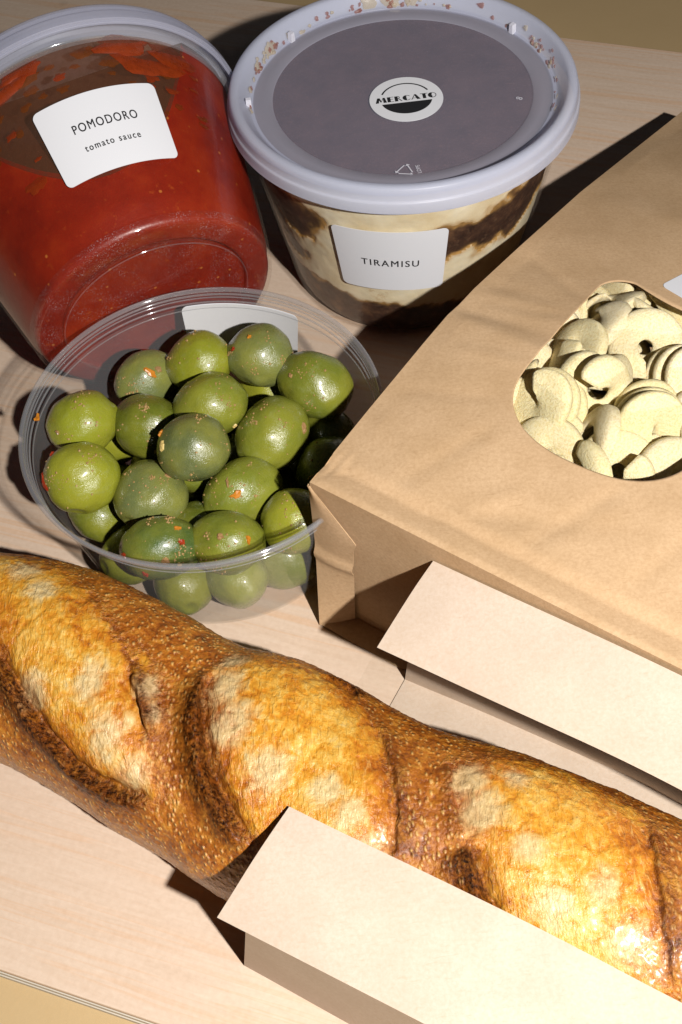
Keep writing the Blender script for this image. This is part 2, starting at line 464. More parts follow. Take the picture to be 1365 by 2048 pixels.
def deli_rim(parent, frame, r, h):
    # stepped stacking shoulder in clear wall, with a rolled lip and fine moulded rings
    prof = smooth_profile([(r - 1.75, h - 5.6), (r - 1.7, h - 5.0), (r - 1.2, h - 4.4), (r - 1.1, h - 1.2), (r - .7, h - .3)], 2)
    V, F = lathe(prof, 160, frame); rim = mesh_obj("rim", V, F, M['clear_cup'], parent)
    for rr, hh, tr, nm in ((r - .2, h - .7, .78, "rolled_lip"), (r - 1.35, h - 3.0, .22, "moulded_ring"), (r - 1.75, h - 4.6, .28, "moulded_ring"), (r - 2.2, h - 6.8, .2, "moulded_ring"), (r - .9, h - 2.1, .35, "moulded_ring")):
        V, F = lathe([(rr + tr * math.cos(q), hh + tr * 1.15 * math.sin(q)) for q in np.linspace(0, 2 * math.pi, 12, endpoint=False)], 160, frame, closed=True)
        mesh_obj(nm, V, F, M['clear_rim'], rim)
    return rim

def lid_parts(parent, frame, zt, panel=True, Rl=60.5, mk='milky'):
    ring = smooth_profile([(Rl - .8, zt - 9.2), (Rl, zt - 9.0), (Rl, zt - 8.7), (Rl - .1, zt - 5.4), (Rl - .35, zt - 4.9), (Rl - .75, zt - 4.6), (Rl - .95, zt - 3.6), (Rl - 1.2, zt - 1.3), (Rl - 1.9, zt - .3), (Rl - 3.2, zt), (Rl - 4.4, zt - .3), (Rl - 5.2, zt - 1.3), (Rl - 7.6, zt - 4.6), (Rl - 9.2, zt - 5.2)], 3)
    inn = [(r - (.9 if d < zt - 2 and r > Rl - 5 else 0), d - .8) for r, d in ring][::-1]
    V, F = lathe(ring + inn, 160, frame, closed=True); lid = mesh_obj("lid", V, F, M[mk], parent)
    if panel:
        V, F = lathe([(Rl - 7.9, zt - 4.9), (Rl - 9.3, zt - 5.3), (Rl - 12, zt - 5.5), (45.0, zt - 5.6), (44.6, zt - 5.9)], 128, frame); mesh_obj("lid_slope", V, F, M['panel2'], lid)
        V, F = lathe([(44.6, zt - 5.9), (44.0, zt - 6.0), (20, zt - 6.0), (.05, zt - 6.0)], 128, frame); mesh_obj("lid_panel", V, F, M['panel'], lid)
    else:
        V, F = lathe([(Rl - 8.9, zt - 5.25), (Rl - 12, zt - 5.5), (.05, zt - 6.0)], 96, frame); mesh_obj("lid_panel", V, F, M[mk], lid)
    return lid

def cone_label(parent, frame, r0, r1, h, th_c, d_c, w_, h_, rc, lift, roll=0.0, name="label", flip=1):
    B, a, s, u = frame
    def mp(xy, lf):
        x, y = xy[..., 0], xy[..., 1]
        c, sn = math.cos(roll), math.sin(roll)
        x, y = c * x - sn * y, sn * x + c * y
        d = d_c + y; r = r0 + (r1 - r0) * d / h + lf
        th = th_c + flip * x / (r0 + (r1 - r0) * d_c / h)
        return B + a * d[..., None] + r[..., None] * (np.cos(th)[..., None] * s + np.sin(th)[..., None] * u)
    G = rounded_rect(w_, h_, rc)
    Pt, Pb = mp(G, lift), mp(G, lift - .12)
    n, m = G.shape[:2]
    V, F = sheet(Pt, .12)
    V[n * m:2 * n * m] = Pb.reshape(-1, 3)
    q_ = (len(V) - 2 * n * m) // 2
    li = list(range(m)) + [i * m + m - 1 for i in range(1, n)] + [(n - 1) * m + j for j in range(m - 2, -1, -1)] + [i * m for i in range(n - 2, 0, -1)]
    V[2 * n * m + q_:] = Pb.reshape(-1, 3)[li]
    lab = mesh_obj(name, V, F, M['label'], parent)
    return lab, mp

def lettering(parent, mp, s, size, cx, cy, lift, spacing=1.0, bold=0.0, width=None, rot=0.0):
    V, F = text_tris(s, size, spacing, bold)
    if width: V[:, 0] *= width / (V[:, 0].max() - V[:, 0].min())
    c, sn = math.cos(rot), math.sin(rot)
    V = np.stack([V[:, 0] * c - V[:, 1] * sn, V[:, 0] * sn + V[:, 1] * c], 1)
    V = V + np.array([cx, cy])
    n_ = len(V); P_ = [mp(V + np.array(d), lift + .004 * i) for i, d in enumerate(((-.045, -.03), (.045, .03), (.045, -.03), (-.045, .03)))]
    F = [tuple(i + k_ * n_ for i in f) for k_ in range(4) for f in F]
    return mesh_obj("lettering", np.vstack(P_), F, M['ink'], parent, smooth=False)

# ---- tiramisu container (standing)
TB = np.array([34.6, 349.0, 0.05])
tf = (TB, EZ, EX, EY)
tir = empty("tiramisu_container", TB, "round clear deli tub with frosted lid and TIRAMISU label", "container")
T0, T1, TH = 42.5, 57.5, 74.0
deli_cup(tir, tf, T0, T1, TH, M['clear'], M['clear_rim'], M['clear'])
lid = lid_parts(tir, tf, 81.5)
for an, rr in ((134.8, 50.6), (33.7, 50.6), (-178.4, 52.0)):
    t_ = R(an); er = np.array([math.cos(t_), math.sin(t_), 0]); et = np.array([-math.sin(t_), math.cos(t_), 0])
    vv = [TB + er * (rr + a_) + et * b_ + EZ * c_ for c_, k_ in ((76.2, 1), (79.6, .75)) for a_, b_ in ((-.2, -1.0 * k_), (1.6, -1.0 * k_), (1.6, 1.0 * k_), (-.2, 1.0 * k_))]
    mesh_obj("tab", vv, [(3, 2, 1, 0), (4, 5, 6, 7), (0, 1, 5, 4), (1, 2, 6, 5), (2, 3, 7, 6), (3, 0, 4, 7)], M['tab'], lid, smooth=False)
lab, mp = cone_label(tir, tf, T0, T1, TH, R(-101.0), 45.3, 37.5, 31.0, 2.0, .35, roll=R(0.0))
lettering(lab, mp, "TIRAMISU", 4.6, -.1, -.9, .42, 1.25, .0, width=19.6, rot=R(-1.0))

# round brand sticker on the lid
sc_ = TB + np.array([1.0, -4.3, 75.62]); sr = R(2.0)
sx = np.array([math.cos(sr), math.sin(sr), 0]); sy = np.array([-math.sin(sr), math.cos(sr), 0])
def flat(V2, lift): return sc_ + V2[..., 0:1] * sx + V2[..., 1:2] * sy + EZ * lift
an = np.linspace(0, 2 * np.pi, 72, endpoint=False)
disc = np.stack([np.cos(an), np.sin(an)], 1) * 12.6
V = np.vstack([flat(disc, .16), flat(disc, .02)])
stk = mesh_obj("sticker", V, [tuple(range(72))] + [(i, 72 + i, 72 + (i + 1) % 72, (i + 1) % 72) for i in range(72)], M['label'], tir, smooth=False)
def poly_ink(name, pts): return np.array(pts, float)
# emblem: thin arch above, filled half moon below
a0 = np.linspace(R(24), R(156), 40)
arc = np.vstack([np.stack([np.cos(a0), np.sin(a0)], 1) * 8.9 + [0, .2], (np.stack([np.cos(a0), np.sin(a0)], 1) * 8.3 + [0, .2])[::-1]])
F = [(i, i + 1, 78 - i, 79 - i) for i in range(39)]
mesh_obj("emblem_arch", flat(arc, .2), F, M['ink'], stk, smooth=False)
a0 = np.linspace(R(180 + 14), R(360 - 14), 40)
moon = np.stack([np.cos(a0) * 8.9, np.sin(a0) * 8.4 + .1], 1)
mesh_obj("emblem_half_moon", flat(moon, .2), [tuple(range(40))], M['ink'], stk, smooth=False)
# heavy-and-thin deco capitals
def bar(x0, y0, x1, y1): return [(x0, y0), (x1, y0), (x1, y1), (x0, y1)]
def ringseg(cx, cy, ro, ri, a, b, n=18, sx_=1.0):
    t_ = np.linspace(R(a), R(b), n)
    return [(cx + sx_ * ro * math.cos(q), cy + ro * math.sin(q)) for q in t_] + [(cx + sx_ * ri * math.cos(q), cy + ri * math.sin(q)) for q in t_[::-1]]
H_ = 3.4
glyph = {
    'M': ([[(0, 0), (1.3, 0), (1.9, H_), (1.0, H_)], [(1.2, H_), (2.0, H_), (2.6, .9), (2.2, .3)], [(2.2, .3), (2.6, .9), (3.6, H_), (3.3, H_)], [(3.3, H_), (4.1, H_), (4.7, 0), (3.3, 0)]], 4.9),
    'E': ([bar(0, 0, 1.35, H_), bar(1.35, H_ - .3, 2.7, H_), bar(1.35, 1.7, 2.4, 2.0), bar(1.35, 0, 2.7, .3)], 2.95),
    'R': ([bar(0, 0, 1.35, H_), ringseg(1.35, 2.55, .85, .55, -90, 90), [(1.5, 1.7), (1.9, 1.7), (3.1, 0), (2.5, 0)]], 3.2),
    'C': ([ringseg(1.75, 1.7, 1.75, .25, 95, 265), ringseg(1.75, 1.7, 1.75, 1.45, 35, 95), ringseg(1.75, 1.7, 1.75, 1.45, 265, 325)], 3.3),
    'A': ([[(0, 0), (.35, 0), (2.0, H_), (1.7, H_)], [(1.5, H_), (2.3, H_), (3.9, 0), (2.4, 0)], bar(.7, .8, 2.4, 1.1)], 3.9),
    'T': ([bar(0, H_ - .35, 3.1, H_), bar(.9, 0, 2.25, H_ - .35)], 3.0),
    'O': ([ringseg(1.75, 1.7, 1.75, .3, 90, 270), ringseg(1.75, 1.7, 1.75, 1.45, -90, 90)], 3.6),
}
V2, F2, x = [], [], 0.0
for ch in "MERCATO":
    polys, adv = glyph[ch]
    for p in polys:
        n = len(p); b = len(V2); V2 += [(x + q[0], q[1]) for q in p]
        if n > 8:
            h2 = n // 2
            F2 += [(b + i, b + i + 1, b + n - 2 - i, b + n - 1 - i) for i in range(h2 - 1)]
        else: F2.append(tuple(range(b, b + n)))
    x += adv + .12
V2 = np.array(V2); V2[:, 0] = (V2[:, 0] - x / 2) * 21.2 / x; V2[:, 1] = V2[:, 1] * .85 - 1.0
mesh_obj("lettering", flat(V2, .24), F2, M['ink'], stk, smooth=False)
# moulded recycling triangle and digits on the lid
for k_ in range(3):
    ca = R(90 + 120 * k_); P0 = np.array([-3.6, -42.4]) + 2.6 * np.array([math.cos(ca), math.sin(ca)]); P1 = np.array([-3.6, -42.4]) + 2.6 * np.array([math.cos(ca + R(95)), math.sin(ca + R(95))])
    dd = (P1 - P0) / np.linalg.norm(P1 - P0); nn = np.array([-dd[1], dd[0]])
    q2 = [P0 + nn * .2, P0 - nn * .2, P1 - nn * .2, P1 + nn * .2, P1 + nn * .8, P1 + dd * .9, P1 - nn * .8]
    vv = [TB + np.array([q[0], q[1], 75.68]) for q in q2]
    mesh_obj("recycling_mark", vv, [(0, 1, 2, 3), (4, 6, 5)], M['tab'], lid, smooth=False)
for s_, cx_, cy_, rot_, sz_ in (("LDPE", .8, -42.4, 95, 1.9), ("8", 38.9, -10, 60, 3.2)):
    V, F = text_tris(s_, sz_)
    c, sn = math.cos(R(rot_)), math.sin(R(rot_))
    vv = [TB + np.array([cx_ + q[0] * c - q[1] * sn, cy_ + q[0] * sn + q[1] * c, 75.68]) for q in V]
    mesh_obj("moulded_mark", vv, F, M['tab'], lid, smooth=False)

# contents: cream and sponge split from one wall grid
dess = empty("tiramisu", TB + np.array([0, 0, 1.9]), "layered tiramisu of cream and brown sponge inside the tub", "dessert")
nth, nz = 420, 90
ths = np.linspace(-180, 180, nth, endpoint=False); zs = np.linspace(2.2, 74.6, nz)
mask = np.zeros((nth, nz)); rad = np.zeros((nth, nz))
def blob(th, z, c, r):
    return 1 - math.hypot(((th - c[0] + 180) % 360 - 180) / r[0], (z - c[1]) / r[1])
def segd(th, z, p0, p1, wd):
    # thickness in mm, 1 degree ~ .87 mm
    ax, ay = p0[0] * .87, p0[1]; bx, by = p1[0] * .87, p1[1]; px, py = th * .87, z
    tt = max(0, min(1, ((px - ax) * (bx - ax) + (py - ay) * (by - ay)) / ((bx - ax) ** 2 + (by - ay) ** 2)))
    return 1 - math.hypot(px - ax - tt * (bx - ax), py - ay - tt * (by - ay)) / wd
for i, th in enumerate(ths):
    c_, s_ = math.cos(R(th)), math.sin(R(th))
    for j, z in enumerate(zs):
        nz1 = fbm(c_ * 5, s_ * 5, z * .09, 4); nz2 = fbm(c_ * 16 + 9, s_ * 16, z * .3, 2)
        b = (20.5 + 3 * math.sin(R(th * 2 + 40)) - z) / 7
        b = max(b, blob(th, z, (-144, 54), (19, 12)), blob(th, z, (-166, 47), (20, 16)), blob(th, z, (-149, 33), (9, 5)) * .7)
        b = max(b, segd(th, z, (-84, 50), (-62, 53), 9.5), segd(th, z, (-62, 52), (-28, 58), 12), segd(th, z, (-28, 60), (10, 55), 9))
        if th > 5 or th < -172: b = max(b, (9 - abs(z - 50 - 4 * math.sin(R(th * 3)))) / 8)
        mask[i, j] = b + nz1 * .42 + nz2 * .12
        rad[i, j] = nz2 * .12
P = np.zeros((nth, nz, 3))
for j, z in enumerate(zs):
    r = T0 + (T1 - T0) * z / TH - 1.2
    if z < 8: r -= (8 - z) ** 2 * .035
    if z > 71: r = min(r, 54.0)
    for i, th in enumerate(ths):
        rr = r + rad[i, j] - (.35 if mask[i, j] > .1 else 0)
        P[i, j] = TB + np.array([rr * math.cos(R(th)), rr * math.sin(R(th)), z])
idx = lambda i, j: (i % nth) * nz + j
Fc, Fs = [], []
for i in range(nth):
    for j in range(nz - 1):
        q = (idx(i, j), idx(i + 1, j), idx(i + 1, j + 1), idx(i, j + 1))
        mm = (mask[i, j] + mask[(i + 1) % nth, j] + mask[i, j + 1] + mask[(i + 1) % nth, j + 1]) / 4
        (Fs if mm > .1 else Fc).append(q)
ed = np.exp(-((mask.reshape(-1) - .1) / .13) ** 2)
def split(name, faces, mat):
    use = sorted({v for f in faces for v in f}); rm = {v: k for k, v in enumerate(use)}
    return mesh_obj(name, P.reshape(-1, 3)[use], [tuple(rm[v] for v in f) for f in faces], mat, dess, attrs={'edge': ed[use]})
split("cream", Fc, M['cream']); split("sponge", Fs, M['sponge'])
V, F = lathe([(.05, 74.5), (25, 74.6), (50, 74.6), (54.0, 74.5)], 96, tf); mesh_obj("cocoa_top", V, F, M['cocoa'], dess)
V, F = lathe([(.05, 2.4), (40, 2.3)], 64, tf); mesh_obj("soaked_base", V, F, M['sponge'], dess, attrs={'edge': np.zeros(len(V))})
# cream and cocoa caught against the lid's inner wall
rnd = random.Random(5)
def smear_patch(name, parent, centre, t1, t2, nrm, size, asp, mat, seed, thick=.5):
    rs = random.Random(seed); n = 22; ring = []
    for k_ in range(n):
        a_ = 2 * math.pi * k_ / n; r_ = size * (1 + .55 * mnoise.noise(Vector((math.cos(a_) * 1.3 + seed, math.sin(a_) * 1.3, seed * 1.7))) + rs.uniform(-.12, .12))
        ring.append(centre + t1 * r_ * math.cos(a_) * asp + t2 * r_ * math.sin(a_))
    V = [centre + nrm * thick] + [centre + (p - centre) * .8 + nrm * thick * .7 for p in ring] + ring
    F = [(0, 1 + k_, 1 + (k_ + 1) % n) for k_ in range(n)] + [(1 + k_, 1 + n + k_, 1 + n + (k_ + 1) % n, 1 + (k_ + 1) % n) for k_ in range(n)]
    return mesh_obj(name, V, F, mat, parent)
def lid_pt(anr, k_):  # on the inner lid wall, k 0 (foot) .. 1 (top)
    r_ = 52.2 + 2.6 * k_; er = np.array([math.cos(anr), math.sin(anr), 0])
    return TB + er * (r_ - .5) + EZ * (76.6 + 4.0 * k_), er
for k_ in range(90):
    a_ = rnd.choice([rnd.gauss(92, 16), rnd.gauss(10, 16), rnd.gauss(150, 14), rnd.uniform(-10, 190)])
    kk = abs(rnd.gauss(0, .35)); p, er = lid_pt(R(a_), min(kk, 1)); et = np.array([-er[1], er[0], 0])
    up_ = EZ * .9 + er * .35; nr = -er * .8 + EZ * .4
    smear_patch("cocoa_crumb", lid, p, et, up_, nr, rnd.uniform(.35, 1.0), rnd.uniform(.7, 1.6), M['cocosmear'] if rnd.random() < .62 else M['creamsmear'], 10 + k_, .3)
for a_, kk, s_ in ((88, .35, 3.4), (97, .45, 3.0), (80, .4, 2.3), (146, .4, 2.6), (158, .25, 2.0), (172, .15, 1.3), (185, .12, 1.2), (20, .1, 1.2)):
    p, er = lid_pt(R(a_), kk); et = np.array([-er[1], er[0], 0])
    smear_patch("cream_smear", lid, p + er * .3, et, EZ * .9 + er * .35, -er * .8 + EZ * .4, s_, 1.1, M['creamsmear'], int(300 + a_), .35)

# ---- tomato sauce container (lying on its side)
az, el = R(110.5), R(12.9)
pa = np.array([math.cos(el) * math.cos(az), math.cos(el) * math.sin(az), math.sin(el)])
ps = np.array([math.sin(az), -math.cos(az), 0.0]) * -1.0
pu = np.cross(pa, ps)
if pu[2] < 0: pu = -pu
PB = np.array([-54.6, 288.7, 42.3]); J0, J1, JH = 42.4, 57.0, 72.0
pf = (PB, pa, ps, pu)
jar = empty("sauce_container", (PB[0], PB[1], 0), "round clear deli tub lying on its side with POMODORO label", "container")
deli_cup(jar, pf, J0, J1, JH, M['clear_jar'], M['clear_rim'], M['clear_heel'], .5)
V, F = lathe(smooth_profile([(J0 - 10.3, 1.2), (J0 - 9.3, -.25), (J0 - 4.5, -.25), (J0 - .8, .2), (J0 + .5, 3.4)], 3), 144, pf); mesh_obj("heel", V, F, M['clear_heel'], jar)
V, F = lathe(smooth_profile([(J0 - 10.35, .3), (J0 - 10.2, -.4), (J0 - 10.0, -.45), (J0 - 9.8, -.2)], 2), 144, pf); mesh_obj("base_ridge", V, F, M['clear_cup'], jar)
V, F = lathe(smooth_profile([(55.4, 65.2), (56.8, 65.4), (57.6, 66.2), (57.8, 69.5), (57.2, 71), (55.9, 71)], 2), 144, pf); mesh_obj("rim", V, F, M['clear_rim'], jar)
lid_parts(jar, pf, 78.3, panel=False, mk='milky2')
lab, mp = cone_label(jar, pf, J0, J1, JH, R(92.8), 35.0, 38.6, 27.0, 2.0, .4, flip=1)
lettering(lab, mp, "POMODORO", 4.3, .2, 2.6, .47, 1.2, .0, width=20.4)
lettering(lab, mp, "tomato sauce", 3.2, .1, -4.4, .47, 1.3, .0, width=18.0)

# sauce body: inside of the tub cut by its own level, air above
sau = empty("tomato_sauce", (PB[0], PB[1], 2), "red tomato sauce filling the lying deli tub", "sauce")
prof = [(.05, 2.4), (J0 - 11, 2.4)] + smooth_profile([(J0 - 10.2, 2.2), (J0 - 9.5, 1.1), (J0 - 4.5, 1.0), (J0 - 1.4, 1.6), (J0 - .5, 5)], 2) + [(J0 + (J1 - J0) * d / JH - .95, d) for d in np.linspace(8, 70, 16)] + [(.05, 70.5)]
V, F = lathe(prof, 160, pf)
bm = bmesh.new()
bv = [bm.verts.new(Vector((v - np.array(root_of(sau))) * MM)) for v in V]
for f in F:
    try: bm.faces.new([bv[i] for i in f])
    except Exception: pass
lev = 92.0
r_ = bmesh.ops.bisect_plane(bm, geom=bm.verts[:] + bm.edges[:] + bm.faces[:], plane_co=(0, 0, (lev - 2) * MM), plane_no=Vector((-.03, -.05, 1)).normalized(), clear_outer=True)
edges = [e for e in r_['geom_cut'] if isinstance(e, bmesh.types.BMEdge)]
me = bpy.data.meshes.new("sauce_body")
bmt = bm.copy()
bm.to_mesh(me); me.materials.append(M['sauce']); me.polygons.foreach_set("use_smooth", [True] * len(me.polygons))
o = bpy.data.objects.new("sauce_body", me); col.objects.link(o); o.parent = sau
# flat liquid surface
pts = sorted({(v.co.x, v.co.y, v.co.z) for e in edges for v in e.verts}, key=lambda p: p[0])
cx_, cy_, cz_ = np.mean(np.array(pts), axis=0)
pts = sorted(pts, key=lambda p: math.atan2(p[1] - cy_, p[0] - cx_))
me = bpy.data.meshes.new("liquid_surface"); me.from_pydata(pts, [], [tuple(range(len(pts)))]); me.materials.append(M['surface'])
o = bpy.data.objects.new("liquid_surface", me); col.objects.link(o); o.parent = sau
bm.free(); bmt.free()
# smears left on the inside of the tub above the sauce
def jar_pt(thd, d, off=-.75):
    t_ = R(thd); er = math.cos(t_) * ps + math.sin(t_) * pu
    return PB + pa * d + er * (J0 + (J1 - J0) * d / JH + off), er, -math.sin(t_) * ps + math.cos(t_) * pu
tt_, dd_ = np.linspace(30, 146, 40), np.linspace(8, 67, 24); G = np.zeros((40, 24, 3))
for i, t_ in enumerate(tt_):
    for j, d_ in enumerate(dd_): G[i, j] = jar_pt(t_, d_, -.72)[0]
vo_ = mesh_obj("watery_veil", G.reshape(-1, 3), grid_faces(40, 24), M['veil'], sau)
bm = bmesh.new(); bm.from_mesh(vo_.data)
bmesh.ops.bisect_plane(bm, geom=bm.verts[:] + bm.edges[:] + bm.faces[:], plane_co=(0, 0, (lev - 2.6) * MM), plane_no=Vector((-.03, -.05, 1)).normalized(), clear_inner=True)
bm.to_mesh(vo_.data); bm.free()
rnd = random.Random(11)
sm = [(60, 30, 3.2, 1.2, 0), (118, 58, 6.5, 1.7, 0), (126, 62, 5.0, 1.6, 0), (110, 64, 4.5, 2.2, 0), (96, 62.5, 2.2, 1.8, 1), (134, 60, 3.0, 1.2, 0), (74, 61, 2.2, 2, 1), (85, 57, 1.6, 1.2, 0), (58, 55, 3.0, 1.4, 1), (64, 47, 2.2, .8, 1), (52, 48, 2.6, 1.0, 1), (103, 58, 2.2, 1.5, 1), (62, 62, 5.0, 2.2, 0), (50, 62, 5.0, 2.2, 0), (74, 64.5, 3.0, 2.4, 0), (116, 51.5, 2.0, 1.2, 0), (123, 54, 2.2, 1.3, 1), (46, 42, 2.4, 1.2, 1), (70, 53, 1.6, 1.2, 1), (44, 56, 3, 1.6, 1)]
for k_ in range(46): sm.append((rnd.uniform(40, 138), rnd.uniform(36, 66), rnd.uniform(.5, 1.6), rnd.uniform(.8, 1.9), rnd.choice((0, 1, 1))))
for k_, (t_, d_, s_, a_, m_) in enumerate(sm):
    p, er, et = jar_pt(t_, d_, -.62)
    smear_patch("sauce_smear", sau, p - er * (s_ * a_) ** 2 / 108, et, pa, er, s_, a_, M['smear'] if m_ == 0 else M['smear2'], 40 + k_, .05 + (s_ * a_) ** 2 / 112)

# ---- olive cup
OC = np.array([-39.2, 233.6, 0.05]); of = (OC, EZ, EX, EY)
cup = empty("olive_container", OC, "low round clear deli cup without lid holding green olives", "container")
O0, O1, OH = 45.0, 53.6, 50.0
deli_cup(cup, of, O0, O1, OH, M['clear_cup'], M['clear_rim'], M['clear_cup'], .5)
deli_rim(cup, of, 55.0, OH + .2)
lab, mp = cone_label(cup, of, O0, O1, OH, R(76.0), 33.0, 39.0, 24.0, 2.0, .35, roll=R(0), flip=1)

# olives: x, y, z, three radii, yaw, tilt, colour key, label
YG = (.21, .225, .018); DG = (.090, .110, .012); GG = (.115, .135, .046); BG = (.050, .085, .020); MG = (.145, .165, .020); PG = (.25, .27, .055)
ol = [
 (180, 845, 40, 10.6, 10.6, YG, 20, "pale yellow-green olive nearest the tomato sauce tub's corner, brown spot on its side"),
 (303, 845, 38, 11.0, 10.3, DG, -20, "dark yellow-green olive between the pale spotted olive and the cup's middle"),
 (305, 755, 36, 10.2, 9.0, GG, 40, "grey-green olive with orange zest, half hidden beside the sauce tub"),
 (410, 738, 40, 10.3, 10.2, YG, 0, "bright yellow-green olive touching the label's corner"),
 (525, 725, 41, 9.6, 11.6, GG, 85, "upright grey-green olive standing in front of the white label"),
 (640, 765, 38, 11.6, 10.8, MG, -30, "pale green olive partly shaded at the tiramisu side of the cup"),
 (443, 830, 39, 11.5, 10.4, MG, 20, "glossy mid-green olive at the centre of the back rows"),
 (580, 855, 35, 12.0, 11.2, MG, 50, "large mid-green olive cut by the kraft bag's shadow"),
 (665, 905, 31, 10.6, 10.4, DG, 0, "olive in the kraft bag's deep shadow"),
 (395, 930, 40, 9.8, 11.4, GG, 70, "grey-green olive with a yellow chilli seed, middle of the cup"),
 (165, 985, 38, 10.0, 11.6, YG, 80, "yellow-green olive with red chilli flakes against the cup wall"),
 (280, 985, 36, 10.8, 12.0, GG, 60, "large grey-green olive with a lump of garlic on top"),
 (495, 977, 34, 11.7, 10.2, MG, 30, "mid-green olive with an orange zest streak"),
 (578, 1035, 32, 10.4, 10.2, YG, -10, "yellow-green olive half shaded by the kraft bag's corner"),
 (318, 1075, 34, 11.2, 9.6, BG, 5, "dark green olive speckled with red chilli flakes at the rim"),
 (455, 1085, 33, 10.6, 9.6, MG, 0, "pale green olive with yellow zest beside the chilli-speckled dark one"),
 (390, 1033, 26, 9.8, 9.8, DG, 0, "green olive wedged below the upper layer"),
 (225, 1080, 26, 9.6, 9.6, MG, 0, "green olive wedged below the upper layer"),
 (490, 895, 27, 9.8, 9.8, MG, 0, "green olive wedged below the upper layer"),
]
f_ = 2309.1; camz = 311.61
def from_view(px, py, z):   # reading of the measured picture point back into the place
    d = _fw * f_ + _rt * (px - 682.5) - _up * (py - 1024)
    t_ = (z - camz) / d.z
    return np.array([d.x * t_, d.y * t_, z])
olive_pos = [(*from_view(a, b, z), r1, r2, c, yaw, lb) for a, b, z, r1, r2, c, yaw, lb in ol]
for k_ in range(11):
    a_ = R(-90 + k_ * 360 / 11 + 6)
    olive_pos.append((OC[0] + 34.5 * math.cos(a_), OC[1] + 34.5 * math.sin(a_), 12.2, 10.6, 9.9, (YG, MG, PG, GG)[k_ % 4], k_ * 50, "olive in the cup's bottom layer, seen through its wall"))
for k_ in range(5):
    a_ = R(20 + k_ * 72)
    olive_pos.append((OC[0] + 14 * math.cos(a_), OC[1] + 14 * math.sin(a_), 12.6, 10.4, 10, (MG, DG)[k_ % 2], k_ * 50, "olive in the cup's bottom layer, seen through its wall"))
for k_, a_ in enumerate((-58, -96, -20, -134, 20)):
    t_ = R(a_); olive_pos.append((OC[0] + 38.0 * math.cos(t_), OC[1] + 38.0 * math.sin(t_), 23.5, 10.2, 9.6, (PG, YG, MG, YG, DG)[k_], k_ * 40, "green olive wedged below the upper layer"))
# settle: push overlapping olives apart a little and keep them inside the wall
Q = np.array([p[:3] for p in olive_pos]); RR = np.array([(p[3] + p[4]) / 2 * .96 for p in olive_pos]); fixed = np.array([1.0 if k_ >= 16 else .0004 for k_ in range(len(Q))])
for it in range(160):
    for i in range(len(Q)):
        for j in range(i + 1, len(Q)):
            d = Q[j] - Q[i]; L = np.linalg.norm(d); ov = RR[i] + RR[j] - L
            if ov > 0:
                wi, wj = fixed[i], fixed[j]; d = d / (L + 1e-6) * ov * .5 / (wi + wj)
                Q[i] -= d * wi; Q[j] += d * wj
    for i in range(len(Q)):
        Q[i, 2] = max(Q[i, 2], RR[i] + 1.8)
        if i >= 16: Q[i, 2] = min(Q[i, 2], 28)
        d = Q[i, :2] - OC[:2]; L = np.linalg.norm(d); mx = O0 + (O1 - O0) * Q[i, 2] / OH - RR[i] - 1.6
        if L > mx: Q[i, :2] = OC[:2] + d / L * mx
olive_mesh = []
for k_ in range(7):
    bm = bmesh.new(); bmesh.ops.create_icosphere(bm, subdivisions=5, radius=1.0)
    for v in bm.verts:
        n_ = v.co.normalized()
        a_ = mnoise.noise(n_ * .9 + Vector((k_ * 7, 0, 0))) * .10 + mnoise.noise(n_ * 2.2 + Vector((0, k_ * 5, 0))) * .03 + mnoise.noise(n_ * 6 + Vector((0, k_ * 5, 3))) * .006
        dm = -.07 * math.exp(-((n_.x - 1) / .02) ** 2)          # stem dimple
        tip = .05 * math.exp(-((n_.x + 1) / .03) ** 2)
        v.co = n_ * (1 + a_ + dm + tip)
    me = bpy.data.meshes.new("olive"); bm.to_mesh(me); bm.free(); me.materials.append(M['olive'])
    me.transform(Matrix.Scale(.01, 4)); me.polygons.foreach_set("use_smooth", [True] * len(me.polygons)); olive_mesh.append(me)
olives = []
rnd = random.Random(3)
for k_, (p, q) in enumerate(zip(olive_pos, Q)):
    o = bpy.data.objects.new("olive", olive_mesh[k_ % 7]); col.objects.link(o)
    o.location = Vector(q) * MM
    r1, r2 = p[3], p[4]
    o.scale = (r1 / 9.3, r2 / 10.2, (r1 + r2) / 20.2 * .97)
    o.rotation_euler = (R(rnd.uniform(-25, 25)), R(rnd.uniform(-20, 20)), R(p[6] + rnd.choice((0, 180))))
    if k_ >= 19: o.rotation_euler[2] = R(rnd.uniform(0, 360))
    c_ = p[5]; j_ = rnd.uniform(.9, 1.12)
    o.color = (c_[0] * j_, c_[1] * j_, c_[2] * j_, 1)
    props(o, p[7], "olive", "green olives in the clear cup"); olives.append(o)

